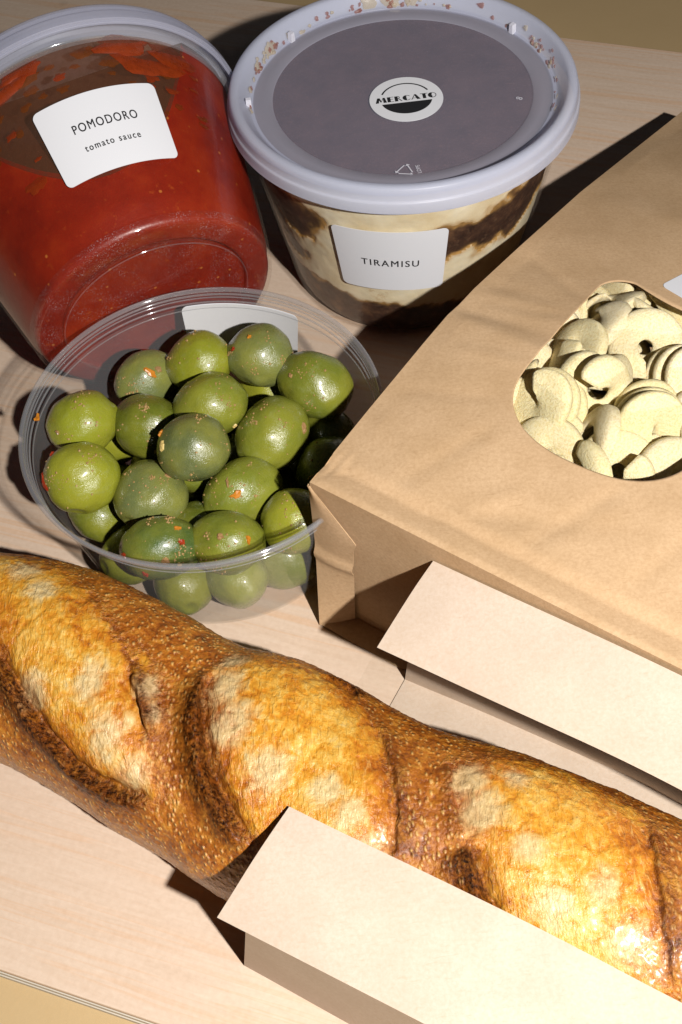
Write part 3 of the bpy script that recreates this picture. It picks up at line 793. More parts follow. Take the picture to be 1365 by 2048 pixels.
# seasoning on the olives
cdir = np.array([0.0, -.55, .83]); cr_ = np.array([_rt.x, _rt.y, _rt.z]); cu_ = np.array([_up.x, _up.y, _up.z])
bpy.context.view_layer.update()
def on_olive(k_, a_, b_, off=0.0):
    """a point on olive k's skin: a to the right, b up as seen from the front of the cup"""
    n_ = -np.array([_fw.x, _fw.y, _fw.z]) * math.sqrt(max(.05, 1 - a_ * a_ - b_ * b_)) + cr_ * a_ + cu_ * b_
    mw = olives[k_].matrix_world; mi = mw.inverted()
    o0 = mi @ (Vector((Q[k_] + n_ * 30) * MM)); d0 = (mi.to_3x3() @ Vector(-n_)).normalized()
    ok, loc, nr, _ = olives[k_].ray_cast(o0, d0)
    if not ok: return None, None
    wn = (mi.to_3x3().transposed() @ nr).normalized()
    return np.array(mw @ loc) / MM + np.array(wn) * off, np.array(wn)
def chip(name, p, n_, size, asp, thick, mat, seed, label, group):
    rs = random.Random(seed); t1 = np.cross(n_, [rs.uniform(-1, 1), rs.uniform(-1, 1), rs.uniform(-1, 1)]); t1 /= np.linalg.norm(t1); t2 = np.cross(n_, t1)
    m = 11; top, bot = [], []
    for i in range(m):
        a_ = 2 * math.pi * i / m; r_ = size * rs.uniform(.45, 1.2)
        q = t1 * r_ * asp * math.cos(a_) + t2 * r_ * math.sin(a_)
        cv = -n_ * (np.linalg.norm(q) ** 2) / 24
        top.append(p + q * .8 + cv + n_ * thick * rs.uniform(.3, 1.5)); bot.append(p + q + cv - n_ * .15)
    V = [p + n_ * thick * 1.2] + top + bot
    F = [(0, 1 + i, 1 + (i + 1) % m) for i in range(m)] + [(1 + i, 1 + m + i, 1 + m + (i + 1) % m, 1 + (i + 1) % m) for i in range(m)]
    o = mesh_obj(name, V, F, mat, None, smooth=False, org=np.array(p)); props(o, label, name.replace('_', ' '), group); return o
bits = [  # olive, a, b, size, aspect, material, name, label
 (10, -.72, .62, 1.5, 1.1, 'chili', 'chilli_flake', "rust-red chilli flake on the yellow-green olive by the wall, upper one"),
 (10, -.93, -.1, 1.7, 2.2, 'chili', 'chilli_flake', "long red chilli flake between the cup wall and yellow-green olive"),
 (11, .55, .62, 2.6, 1.2, 'garlic', 'garlic_bit', "brown lump of garlic on the large grey-green olive"),
 (9, -.80, .05, 1.7, 1.6, 'seed', 'chilli_seed', "yellow chilli seed on the middle grey-green olive"),
 (9, -.86, .42, 1.2, 1.5, 'zest', 'zest_piece', "small orange zest piece beside the chilli seed"),
 (14, .68, .15, 1.4, 1.2, 'chili', 'chilli_flake', "bright red chilli flake high on the dark green olive beside an orange zest piece"),
 (14, .55, .55, 1.3, 1.6, 'zest', 'zest_piece', "orange zest piece on the dark green olive"),
 (14, -.85, -.2, 1.5, 1.5, 'chili', 'chilli_flake', "dark red chilli flake at the dark green olive's stem end"),
 (14, -.35, -.75, 1.4, 1.3, 'chili', 'chilli_flake', "red chilli flake low on the dark green olive near the rim"),
 (14, .3, -.4, 1.7, 1.5, 'garlic', 'garlic_bit', "brown crumb cluster on the dark green olive's front"),
 (14, .62, -.5, 1.1, 1.2, 'seed', 'chilli_seed', "cream seed on the dark green olive's front"),
 (12, -.1, -.1, 1.5, 2.3, 'zest', 'zest_piece', "orange zest streak on the mid-green olive"),
 (12, -.35, .25, .9, 2.4, 'garlic', 'garlic_bit', "thin brown shred above the orange zest streak"),
 (15, .65, .1, 1.3, 1.6, 'zest', 'zest_piece', "yellow-orange zest on the pale green front olive"),
 (15, -.15, .2, 1.4, 1.2, 'garlic', 'garlic_bit', "pale brown crumb on the pale green front olive"),
 (2, .3, .1, 1.7, 2.0, 'zest', 'zest_piece', "orange zest on the half hidden grey-green olive"),
 (2, .6, .25, 1.5, 1.4, 'garlic', 'garlic_bit', "brown garlic crumb on the half hidden grey-green olive"),
 (7, .88, .1, 2.2, 1.2, 'garlic', 'garlic_bit', "brown garlic lump on the large shaded olive's side"),
 (0, -.55, -.35, 1.1, 1.2, 'garlic', 'pepper_flake', "dark brown fleck on the pale spotted olive"),
 (4, -.3, .5, .9, 1.3, 'zest', 'zest_piece', "small orange fleck on the upright grey-green olive"),
 (4, -.75, .1, 1.0, 1.3, 'chili', 'chilli_flake', "small red flake on the upright grey-green olive"),
 (1, .35, -.8, 1.5, 1.2, 'seed', 'chilli_seed', "cream seed under the dark yellow-green olive"),
 (6, .75, -.6, 1.0, 1.1, 'seed', 'chilli_seed', "pale seed low on the glossy mid-green olive"),
 (5, -.7, .2, 1.2, 1.3, 'garlic', 'garlic_bit', "brown crumb on the pale green shaded olive"),
]
for i, (k_, a_, b_, s_, asp, m_, nm, lb) in enumerate(bits):
    p, n_ = on_olive(k_, a_, b_)
    if p is not None: chip(nm, p, n_, s_ * .8, asp, .45, M[m_], 70 + i, lb, "seasoning bits on the olives")
t_ = R(171); er = np.array([math.cos(t_), math.sin(t_), 0])
chip("zest_piece", OC + er * 52.0 + EZ * 46.5, -er, 1.3, 1.6, .5, M['zest'], 5, "orange zest piece stuck inside the cup's rim", "seasoning bits on the olives")
V, F = [], []
rnd = random.Random(8)
clus = [(k_, rr_ * math.cos(t_), rr_ * math.sin(t_), rnd.uniform(.04, .2)) for k_ in range(16) for rr_, t_ in [(rnd.uniform(.45, .95), rnd.uniform(0, 6.28)) for _ in range(4)]]
for i in range(1500):
    k_, ca_, cb_, sp_r = rnd.choice(clus)
    a_ = rnd.gauss(ca_, sp_r); b_ = rnd.gauss(cb_, sp_r)
    if rnd.random() < .25: a_, b_ = rnd.gauss(0, .5), rnd.gauss(0, .5)
    if a_ * a_ + b_ * b_ > .95: continue
    p, n_ = on_olive(k_, a_, b_)
    if p is None: continue
    s_ = .12 + .45 * rnd.random() ** 2.5; b = len(V)
    for q in ((1, 0, 0), (-1, .3, 0), (0, -1, .2), (.1, .2, 1), (.2, .9, .4)):
        V.append(p + np.array(q) * s_ * rnd.uniform(.7, 1.2))
    F += [(b, b + 3, b + 2), (b + 1, b + 2, b + 3), (b, b + 4, b + 3), (b + 1, b + 3, b + 4), (b, b + 2, b + 4), (b + 1, b + 4, b + 2)]
props(mesh_obj("spice_crumbs", V, F, M['crumb'], None, smooth=False, org=OC), "fine tan spice crumbs sprinkled over the olives", "spice", kind="stuff")

# ------------------------------------------------------------------ pasta bag (kraft, lying flat)
ba = R(-38.2)
BA = np.array([-7.8, 194.3, 0.05]); BU = np.array([math.cos(ba), math.sin(ba), 0]); BW = np.array([-BU[1], BU[0], 0])
def bp(u, w_, z): return BA + np.multiply.outer(np.asarray(u, float), BU) + np.multiply.outer(np.asarray(w_, float), BW) + np.multiply.outer(np.asarray(z, float), EZ)
WB, LB = 118.0, 265.0
KW = [0, 1.5, 5, 8.0, 11, 30, 60, 74, 80, 90, 120, 166, 260, 270]; KZ = [62, 62.5, 61.7, 60.9, 62.4, 63.0, 63.4, 63.2, 61.8, 60.9, 55.2, 45.5, 20, 17.5]
fine_w = np.linspace(0, 270, 541); fz = np.interp(fine_w, KW, KZ)
ker = np.exp(-np.linspace(-2, 2, 7) ** 2); ker /= ker.sum()
fzp = np.concatenate([np.full(3, fz[0]), fz, np.full(3, fz[-1])]); fz = np.convolve(fzp, ker, 'valid')
def bag_z(u, w_):
    z = float(np.interp(w_, fine_w, fz))
    cu_2 = math.sin(math.pi * min(max(u / WB, 0), 1))
    z += 2.2 * cu_2 * min(1, w_ / 40)
    ed_ = min(1, u / 6, (WB - u) / 6, w_ / 6); ed_ = max(0, ed_)
    z += ed_ * (1.1 * mnoise.noise(Vector((u * .018 + 3, w_ * .022, 1))) + .2 * mnoise.noise(Vector((u * .05 + w_ * .03, w_ * .045 - u * .03, 5))))
    z -= ed_ * .9 * math.exp(-((w_ - 79 - .12 * u) / 3.2) ** 2) * max(0, 1 - u / 34)
    z -= ed_ * .55 * math.exp(-((w_ - 95 - .1 * u) / 3.0) ** 2) * max(0, 1 - u / 26)
    z += ed_ * .45 * math.exp(-((w_ - 30 + .55 * u) / 3.5) ** 2)
    z -= ed_ * .6 * math.exp(-((w_ - 14 - .4 * (u - 45)) / 4.0) ** 2) * math.exp(-((u - 52) / 22) ** 2)
    for (ua, wa, ub, wb, dp) in ((0, 84, 30, 92, .35), (2, 40, 30, 50, .22), (20, 8, 34, 40, .3), (60, 10, 74, 40, .35), (4, 118, 30, 104, .4), (10, 62, 31, 66, -.25), (88, 12, 100, 50, .3), (38, 9, 52, 26, -.25)):
        dx, dy = ub - ua, wb - wa; L2 = dx * dx + dy * dy; t_ = ((u - ua) * dx + (w_ - wa) * dy) / L2
        if -.1 < t_ < 1.1:
            d_ = abs((u - ua) * dy - (w_ - wa) * dx) / math.sqrt(L2); z -= ed_ * dp * math.exp(-(d_ / 2.4) ** 2) * max(0, min(1, 4 * t_ + .4, 4.4 - 4 * t_))
    return z
def window_outline(n=240):
    """hole outline: straight sides, rounded top corners, deep round foot"""
    pts = []
    L, Rr, top, foot = 31.5, 86.5, 121.5, 40.5; cxm = (L + Rr) / 2; hw = (Rr - L) / 2
    for a_ in np.linspace(180, 360, 60): 
        ca, sa = math.cos(R(a_)), math.sin(R(a_))
        pts.append((cxm + hw * math.copysign(abs(ca) ** .82, ca), 64 + 23.5 * math.copysign(abs(sa) ** .9, sa)))
    for a_ in np.linspace(0, 90, 16): pts.append((Rr - 9 + 9 * math.cos(R(a_)), 112 + 9 * math.sin(R(a_))))
    for x in np.linspace(Rr - 14, L + 14, 10): pts.append((x, 121 - 4.5 * math.sin(math.pi * (x - L - 9) / (hw * 2 - 18))))
    for a_ in np.linspace(90, 180, 16): pts.append((L + 9 + 9 * math.cos(R(a_)), 112 + 9 * math.sin(R(a_))))
    pts = np.array(pts + [pts[0]]); d = np.concatenate([[0], np.cumsum(np.hypot(*np.diff(pts, axis=0).T))])
    t_ = np.linspace(0, d[-1], n, endpoint=False)
    return np.stack([np.interp(t_, d, pts[:, 0]), np.interp(t_, d, pts[:, 1])], 1)
bag = empty("pasta_bag", bp(WB / 2, LB / 2, 0), "brown kraft paper bag with clear window full of pasta", "bag")
hole = window_outline(); nh = len(hole); cw = np.array([59.0, 84.0])
outer = []
for p in hole:
    d = p - cw; t_ = min([((0 - cw[0]) / d[0]) if d[0] < 0 else ((WB - cw[0]) / d[0]) if d[0] > 0 else 9e9, ((0 - cw[1]) / d[1]) if d[1] < 0 else ((LB - cw[1]) / d[1]) if d[1] > 0 else 9e9])
    outer.append(cw + d * t_)
outer = np.array(outer)
for cnr in ((0, 0), (WB, 0), (0, LB), (WB, LB)):
    outer[np.argmin(np.hypot(*(outer - cnr).T))] = cnr
nr_ = 84; V = np.zeros((nr_ + 1, nh, 3))
for i in range(nr_):
    k_ = i / (nr_ - 1); q = hole * (1 - k_) + outer * k_
    for j in range(nh):
        V[i + 1, j] = bp(q[j, 0], q[j, 1], bag_z(q[j, 0], q[j, 1]))
V[0] = V[1] - EZ * .35
mesh_obj("front_panel", V.reshape(-1, 3), grid_faces(nr_ + 1, nh, wrap_m=True), M['kraft'], bag)
# film behind the window
n = 20; g = np.zeros((n + 1, nh, 3))
for i in range(n + 1):
    q = cw + (hole - cw) * (1.05 * i / n + .0001)
    for j in range(nh): g[i, j] = bp(q[j, 0], q[j, 1], bag_z(q[j, 0], q[j, 1]) - .55 - .25 * (1 - i / n))
mesh_obj("window_film", g.reshape(-1, 3), grid_faces(n + 1, nh, wrap_m=True, flip=True), M['film'], bag)
# bottom end (faces the bread), side gussets, back sheet, top fold
us = np.linspace(0, WB, 90); zk = np.linspace(0, 1, 40)
G = np.zeros((90, 40, 3))
for i, u in enumerate(us):
    for j, k_ in enumerate(zk):
        zt_ = bag_z(u, 0)
        wv = -.5 * math.sin(math.pi * k_) + .5 * mnoise.noise(Vector((u * .05, k_ * 2.2, 3))) * math.sin(math.pi * k_) - (1.0 if k_ < .03 else 0)
        G[i, j] = bp(u, wv, .6 + (zt_ - .6) * k_)
mesh_obj("bottom_end", G.reshape(-1, 3), grid_faces(90, 40), M['kraft'], bag)
for u0, sgn in ((0.0, -1), (WB, 1)):
    ws = np.linspace(0, LB, 80); G = np.zeros((80, 14, 3))
    for i, w_ in enumerate(ws):
        for j, k_ in enumerate(np.linspace(0, 1, 14)):
            zt_ = bag_z(u0, w_); G[i, j] = bp(u0 - sgn * (5.0 + 8 * math.exp(-((w_ - 30) / 30) ** 2)) * math.sin(math.pi * k_) * min(1, w_ / 12), w_, .5 + (zt_ - .5) * k_)
    mesh_obj("side_gusset", G.reshape(-1, 3), grid_faces(80, 14, flip=(sgn < 0)), M['kraft'], bag)
mesh_obj("back_sheet", [bp(0, 0, .4), bp(WB, 0, .4), bp(WB, LB, .4), bp(0, LB, .4)], [(0, 1, 2, 3)], M['kraft'], bag)
mesh_obj("top_fold", [bp(0, LB, .4), bp(WB, LB, .4), bp(WB, LB, bag_z(WB, LB)), bp(0, LB, bag_z(0, LB))], [(0, 1, 2, 3)], M['kraft'], bag)
# folded corner flap on the bottom end, with a crease across
nl, nv = 16, 40; G = np.zeros((nl, nv, 3))
def polyl(k_, pts):
    ks_ = [p[0] for p in pts]; return np.array([np.interp(k_, ks_, [p[1][c] for p in pts]) for c in range(3)])
for j in range(nv):
    k_ = j / (nv - 1)
    Lp = polyl(k_, [(0, (0.0, -.25, 61.6)), (.45, (1.2, -2.2, 34)), (1, (3.5, -8.0, .5))])
    Rp = polyl(k_, [(0, (.4, -.7, 61.6)), (.28, (15.3, -1.3, 45.0)), (.34, (14.2, -1.4, 41.0)), (1, (12.4, -1.2, 1.2))])
    for i in range(nl):
        t_ = i / (nl - 1); p = Lp * (1 - t_) + Rp * t_
        cr2 = -1.1 * math.exp(-((k_ - .47 - .03 * t_) / .03) ** 2)
        p = p + np.array([0, cr2 - .5 * math.sin(math.pi * t_), 0])
        G[i, j] = bp(p[0], p[1], p[2])
V, F = sheet(G, .3); mesh_obj("corner_flap", V, F, M['kraft'], bag)
# flattened lower edge lying in front of the end
G = np.zeros((70, 8, 3))
for i, u in enumerate(np.linspace(3.5, 64, 70)):
    for j, k_ in enumerate(np.linspace(0, 1, 8)):
        G[i, j] = bp(u + (1 - k_) * 0, -(8.0 - 7 * max(0, (u - 32) / 32)) * (1 - k_) + (-.3) * k_, .7 + 1.9 * math.sin(k_ * 1.9) + .3 * mnoise.noise(Vector((u * .1, k_, 0))))
V, F = sheet(G, .3); mesh_obj("lower_edge", V, F, M['kraft'], bag)
# label on the bag
Gl = rounded_rect(42, 26, 2.0); rl = R(-16); c, sn = math.cos(rl), math.sin(rl)
o0 = np.array([47.2, 124.6]); P = np.zeros(Gl.shape[:2] + (3,))
for i in range(Gl.shape[0]):
    for j in range(Gl.shape[1]):
        x, y = Gl[i, j] + np.array([21, 13]); uu, wwv = o0[0] + c * x - sn * y, o0[1] + sn * x + c * y
        P[i, j] = bp(uu, wwv, bag_z(uu, wwv) + .25)
V, F = sheet(P, .12); mesh_obj("label", V, F, M['label'], bag)

# pasta spirals
def spiral_mesh(turns, Ro, pitch, inner, cup_, taper, seed, fat=2.6):
    rs = random.Random(seed); n = int(turns * 40); m = 24; V = np.zeros((n, m, 3))
    for i in range(n):
        t_ = i / (n - 1); th = t_ * turns * 2 * math.pi
        ro = Ro * (1 - taper * t_) * (1 + .05 * math.sin(th * 1.3 + seed)); ri = inner
        zz = pitch * turns * t_
        endw = min(1, t_ * n / 7, (1 - t_) * n / 7) ** .5
        hw = (ro - ri) / 2 * (.55 + .45 * endw); mc = (ro + ri) / 2; th_ = fat * (.45 + .55 * endw)
        for j in range(m):
            a_ = 2 * math.pi * j / m
            x = mc + hw * math.copysign(abs(math.cos(a_)) ** .5, math.cos(a_)); k_ = (x - ri) / (ro - ri)
            z = zz + th_ * math.copysign(abs(math.sin(a_)) ** .5, math.sin(a_)) * (.5 + .5 * k_) + cup_ * (k_ ** 2) * .9 + .3 * math.sin(th * 2.1 + seed * 2)
            V[i, j] = (x * math.cos(th), x * math.sin(th), z)
    V = V.reshape(-1, 3); V[:, 2] -= V[:, 2].mean()
    F = grid_faces(n, m, wrap_m=True) + [tuple(range(m - 1, -1, -1)), tuple(range((n - 1) * m, n * m))]
    me = bpy.data.meshes.new("pasta_spiral"); me.from_pydata((V * MM).tolist(), [], F)
    me.polygons.foreach_set("use_smooth", [True] * len(me.polygons)); me.materials.append(M['pasta']); me.update(); return me
pm = [spiral_mesh(2.7, 10.6, 5.6, .3, -1.2, .04, 1, 1.75), spiral_mesh(1.9, 11.4, 6.2, .5, -2.5, .12, 2, 1.8), spiral_mesh(1.25, 11.6, 8.5, 2.2, -3.5, .0, 3, 2.1), spiral_mesh(3.1, 10.0, 5.0, .3, -1.0, .08, 4, 1.6), spiral_mesh(.8, 11.0, 7.0, 4.0, -3.0, .0, 6, 2.2)]
# u, w, z, mesh, axis azimuth (in the bag), axis elevation, spin
pl = [
 (38, 113, 47, 1, 150, 40, 30, "pasta spiral at the window's top corner, its rounded back up"),
 (47, 113, 45, 0, 60, 35, 10, "pasta spiral just inside the window's top edge"),
 (40, 100, 50, 2, 170, 40, 120, 'pasta curl lying under the one at the top corner'),
 (54, 99, 52, 2, -70, 45, 190, "large arched pasta spiral curling across the window's middle"),
 (37, 89, 51, 1, -150, 38, 90, 'bent pasta spiral beside the large arched one'),
 (34, 77, 51, 4, 150, 25, 120, "narrow pasta ribbon standing along the window's straight edge"),
 (40, 63, 53, 0, -115, 48, 250, "broad shell-like pasta spiral at the window's lower corner"),
 (50, 74, 54, 2, -30, 30, 40, 'hooked pasta spiral next to the shell-like one'),
 (68, 72, 53, 0, -58, 32, 0, 'pasta spiral on its side showing three stacked coils'),
 (70, 94, 52, 3, -35, 35, 70, 'tight pasta spiral above the three-coil one'),
 (56, 59, 51, 4, -160, 18, 10, 'thin curled pasta piece standing below the hooked one'),
 (47, 51, 49, 1, -100, 35, 60, "pasta spiral tucked under the paper at the window's foot"),
 (60, 49, 49, 4, -130, 20, 200, 'short pasta curl beside the torn floury one'),
 (67, 54, 49, 2, -80, 30, 330, "torn pasta spiral with a floury edge at the window's foot"),
 (80, 60, 50, 1, -50, 35, 90, "pasta spiral between the torn one and the window's far side"),
 (83, 80, 52, 0, -20, 40, 0, 'pasta spiral behind the three-coil one'),
 (58, 85, 49, 4, 20, 30, 0, 'short pasta curl between the arched and three-coil ones'),
 (46, 84, 47, 3, 100, 40, 0, 'pasta spiral showing between the bent and hooked ones'),
 (59, 113, 42, 3, 30, 30, 0, "pasta spiral in shade under the paper's curved edge"),
 (74, 112, 42, 1, 100, 30, 0, "pasta spiral deep under the bag's label"),
]
for k_, (u_, w_) in enumerate(((24, 112), (24, 96), (24, 78), (27, 62), (33, 47), (44, 38), (58, 36), (72, 38), (86, 46), (33, 124), (48, 127))):
    pl.append((u_, w_, 48 - (4 if w_ > 100 else 0), k_ % 4, -120 + k_ * 37, 30 + 5 * (k_ % 3), k_ * 40, "pasta spiral mostly hidden under the paper round the window's edge"))
for k_ in range(16):
    pl.append((36 + (k_ % 4) * 15, 48 + (k_ // 4) * 20, 38 - (8 if k_ > 11 else 0), k_ % 4, k_ * 57, 30 + 9 * (k_ % 3), k_ * 31, "pasta spiral in the bag's lower layer, seen through gaps"))
rnd = random.Random(21)
for i, (u, w_, z, mi_, azd, eld, sp, lb) in enumerate(pl):
    o = bpy.data.objects.new("pasta_spiral", pm[mi_]); col.objects.link(o)
    o.location = Vector(bp(u, w_, z + (3.2 if i < 18 else 0))) * MM
    a_ = R(azd) + ba; ax = Vector((math.cos(R(eld)) * math.cos(a_), math.cos(R(eld)) * math.sin(a_), math.sin(R(eld))))
    o.rotation_euler = (ax.to_track_quat('Z', 'Y') @ Matrix.Rotation(R(sp), 3, 'Z').to_quaternion()).to_euler()
    j_ = rnd.uniform(.92, 1.05); o.color = (.78 * j_, .70 * j_, .47 * j_ * rnd.uniform(.9, 1.15), 1)
    props(o, lb, "pasta", "pasta spirals inside the kraft bag")

# ------------------------------------------------------------------ baguette
bO = np.array([-101.8, 171.7]); bth = R(-29.2); bD = np.array([math.cos(bth), math.sin(bth)]); bN = np.array([-bD[1], bD[0]])
KS = np.array([-50, -20, 0, 20, 40, 60, 80, 100, 120, 140, 160, 180, 200, 240.])
KC = np.array([-4.7, -.7, 3.6, 4.8, 2.3, -.6, -.3, -2.2, -3.9, -1.5, -.9, -.6, -1.6, -2.4])
KWD = np.array([26.7, 28.2, 30.4, 30.9, 30.7, 31.3, 33.4, 33.6, 31.4, 32.1, 31.3, 30.7, 29.3, 28.4])
HB = 48.0
def ksm(s, K):
    return sum(np.interp(s + d, KS, K) for d in (-8, -4, 0, 4, 8)) / 5
PHM = 28.0   # mm of skin per radian
def seg_dist(px, py, pts, closed=False):
    """distance to polyline and signed side (positive inside for closed loops)"""
    best = np.full(px.shape, 1e9); n = len(pts); tpos = np.zeros(px.shape)
    for i in range(n if closed else n - 1):
        ax, ay = pts[i]; bx, by = pts[(i + 1) % n]; dx, dy = bx - ax, by - ay
        t_ = np.clip(((px - ax) * dx + (py - ay) * dy) / (dx * dx + dy * dy + 1e-9), 0, 1)
        d = np.hypot(px - ax - t_ * dx, py - ay - t_ * dy)
        m_ = d < best; best = np.where(m_, d, best); tpos = np.where(m_, (i + t_) / max(1, n - 1), tpos)
    if closed:
        ins = np.zeros(px.shape, bool)
        for i in range(n):
            ax, ay = pts[i]; bx, by = pts[(i + 1) % n]
            c_ = ((ay > py) != (by > py)) & (px < (bx - ax) * (py - ay) / (by - ay + 1e-12) + ax); ins ^= c_
        return np.where(ins, best, -best)
    return best, tpos
def sp_(L): return [(s, R(p) * PHM) for s, p in L]
blooms = [
 sp_([(-34, 40), (-12, 36), (2, 44), (10, 42), (28, 62), (50, 86), (62, 112), (70, 135), (68, 143), (48, 150), (28, 139), (14, 116), (-6, 92), (-24, 66)]),
 sp_([(66, 68), (69, 46), (84, 28), (100, 32), (112, 52), (122, 75), (129, 98), (130, 130), (112, 140), (98, 134), (86, 124), (78, 106), (71, 90)]),
 sp_([(134, 62), (142, 46), (162, 24), (180, 46), (187, 68), (193, 101), (199, 125), (196, 145), (170, 150), (154, 122), (146, 103), (138, 82)]),
 sp_([(203, 60), (214, 44), (236, 30), (250, 60), (250, 140), (225, 140), (212, 100)]),
 sp_([(46, 74), (50, 76), (60, 93), (64.5, 110), (61, 108), (54, 95), (47, 81)]),
]
ears = [  # polyline, depth, dark
 (sp_([(0, 100), (14, 118), (24, 131), (32, 141), (42, 149), (52, 151), (62, 147), (69, 142)]), 2.6, 1.0),
 (sp_([(66, 69), (68, 84), (72, 99), (78, 114), (84, 123), (90, 131), (98, 136)]), 3.2, 1.0),
 (sp_([(47, 86), (53, 96), (58, 104), (62, 113)]), 1.6, .55),
 (sp_([(92, 37), (101, 35), (106, 42)]), .9, .6),
 (sp_([(112, 52), (122, 75), (130, 101), (131, 122)]), 1.0, .35),
 (sp_([(145.5, 100), (148, 108), (153, 119), (158, 128)]), 2.8, 1.1),
 (sp_([(134, 62), (138, 82), (145, 99)]), 1.2, .18),
 (sp_([(182, 50), (187, 75), (193, 101), (198, 122)]), 1.0, .35),
]
whites = [((3, 62), 6), ((12, 72), 5), ((-16, 60), 8), ((26, 122), 6), ((40, 104), 6), ((51, 122), 7), ((61, 134), 6), ((55, 92), 4), ((60, 101), 3), ((74, 76), 7), ((80, 90), 7), ((94, 102), 7), ((110, 98), 5), ((70, 56), 5), ((117, 104), 5), ((140, 69), 6), ((146, 82), 7), ((158, 92), 5), ((186, 113), 6), ((168, 110), 6), ((177, 97), 5), ((124, 118), 6), ((150, 62), 4)]
ns, nph = 640, 300
sg = np.linspace(-58, 246, ns); pg = np.linspace(0, 2 * np.pi, nph, endpoint=False)
# more samples on the visible upper half
pg = np.concatenate([np.linspace(R(-25), R(185), 236, endpoint=False), np.linspace(R(185), R(335), nph - 236, endpoint=False)])
S, PHI = np.meshgrid(sg, pg, indexing='ij'); Y = PHI * PHM
bl = np.full(S.shape, -9.0); puff = np.zeros(S.shape)
for k_, b in enumerate(blooms):
    d = seg_dist(S, Y, b, True); bl = np.maximum(bl, d)
    if k_ != 4: q_ = np.clip((d + 4) / 18, 0, 1); puff += q_ * q_ * (3 - 2 * q_) * 2.2
groove = np.zeros(S.shape); earm = np.zeros(S.shape)
inside = bl > 0
cents = [(s0, R(p0) * PHM) for s0, p0 in ((22, 95), (98, 85), (98, 85), (98, 85), (98, 85), (165, 90), (165, 90), (165, 90))]
cents[2] = (22, 95)
rag = np.zeros(S.shape)
for i in range(ns):
    for j in range(nph): rag[i, j] = mnoise.noise(Vector((sg[i] * .22, pg[j] * 6.2, 4))) * .9 + mnoise.noise(Vector((sg[i] * .6, pg[j] * 17, 9))) * .4
for (pts_, dep, dk), ce in zip(ears, cents):
    fp = [pts_[0]]
    pa_ = np.array(pts_); tt = np.linspace(0, len(pts_) - 1, 60); pa_ = np.stack([np.interp(tt, range(len(pts_)), pa_[:, c]) for c in (0, 1)], 1)
    for _ in range(6): pa_[1:-1] = (pa_[:-2] + 2 * pa_[1:-1] + pa_[2:]) / 4
    d, t_ = seg_dist(S, Y, [tuple(q) for q in pa_[::2]]); fade = np.clip(np.minimum(t_, 1 - t_) * 5, .0, 1) ** .7
    k0 = np.clip((t_ * 59).astype(int), 0, 58); tx = pa_[k0 + 1] - pa_[k0]; rx = S - pa_[k0, 0]; ry = Y - pa_[k0, 1]
    sgn = np.sign(tx[..., 0] * ry - tx[..., 1] * rx)
    mid = pa_[30]; t0_ = pa_[31] - pa_[30]; sg0 = np.sign(t0_[0] * (ce[1] - mid[1]) - t0_[1] * (ce[0] - mid[0]))
    sd = d * sgn * sg0 + rag * 1.1
    lip = np.where(sd < 0, np.exp(-(sd / 4.2) ** 2), np.exp(-(sd / .55) ** 2)); pit = np.where(sd > 0, np.exp(-((sd - .6) / 2.8) ** 2), 0) * (1 - np.exp(-(sd / .7) ** 2))
    groove += fade * dep * (.85 * lip - .85 * pit)
    wd_ = 1.5 + 1.1 * (rag + .6)
    earm = np.maximum(earm, min(1, dk * 1.3) * fade * np.exp(-((sd - .35) / .6) ** 2))
    earm = np.maximum(earm, dk * fade * np.clip(np.maximum(np.exp(-((sd + 1.0) / np.clip(wd_ + .4, .8, 3.4)) ** 2), .5 * np.exp(-((sd + 2.5) / 5) ** 2)), 0, 1))
pale = np.zeros(S.shape)
for (s0, p0), r0 in whites:
    pale = np.maximum(pale, np.exp(-(((S - s0) ** 2 + (Y - R(p0) * PHM) ** 2) / (r0 * 1.15) ** 2)))
bloom_a = np.clip(.5 + bl / 9.0, 0, 1)
cS, wS = ksm(S, KC), ksm(S, KWD)
# waists between the cuts
wst = 1 - .035 * np.exp(-((S - 66) / 12) ** 2) - .03 * np.exp(-((S - 133) / 11) ** 2)
endr = np.clip((S + 58) / 30, 0, 1); endr = np.sqrt(np.clip(1 - (1 - endr) ** 2, 0.0004, 1)); endr2 = np.clip((246 - S) / 26, 0, 1); endr *= np.sqrt(np.clip(1 - (1 - endr2) ** 2, .0004, 1))
nz = np.zeros(S.shape); nzf = np.zeros(S.shape)
for i in range(ns):
    for j in range(nph):
        s, p = sg[i], pg[j]; cp, sp2 = math.cos(p), math.sin(p)
        nz[i, j] = mnoise.noise(Vector((s * .045, cp * 1.3, sp2 * 1.3))) * 1.0 + mnoise.noise(Vector((s * .14, cp * 4, sp2 * 4 + 3))) * .42
        nzf[i, j] = mnoise.noise(Vector((s * .55, cp * 16, sp2 * 16))) * .24 + mnoise.noise(Vector((s * 1.2, cp * 34, sp2 * 34))) * .15
disp = (puff * .75 + groove + nz * .6 + nzf - .9) * endr
sn_ = np.sin(PHI); cn_ = np.cos(PHI)
lat = (wS * wst + disp) * cn_ * endr
zz = .45 * HB + np.where(sn_ > 0, (.55 * HB * wst + disp) * sn_, -(.45 * HB) * np.abs(sn_) ** .55) * endr
zz = np.maximum(zz, .2 + .15 * (nz + 1))
X = np.zeros(S.shape + (3,))
X[..., :2] = bO + S[..., None] * bD + (cS + lat)[..., None] * bN
X[..., 2] = zz
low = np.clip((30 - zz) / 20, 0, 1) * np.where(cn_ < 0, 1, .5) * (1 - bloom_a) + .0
bread_top = X  # used by the film below
org = np.array([bO[0] + bD[0] * 90, bO[1] + bD[1] * 90, 0])
F = grid_faces(ns, nph, wrap_m=True) + [tuple(range(nph - 1, -1, -1)), tuple(range((ns - 1) * nph, ns * nph))]
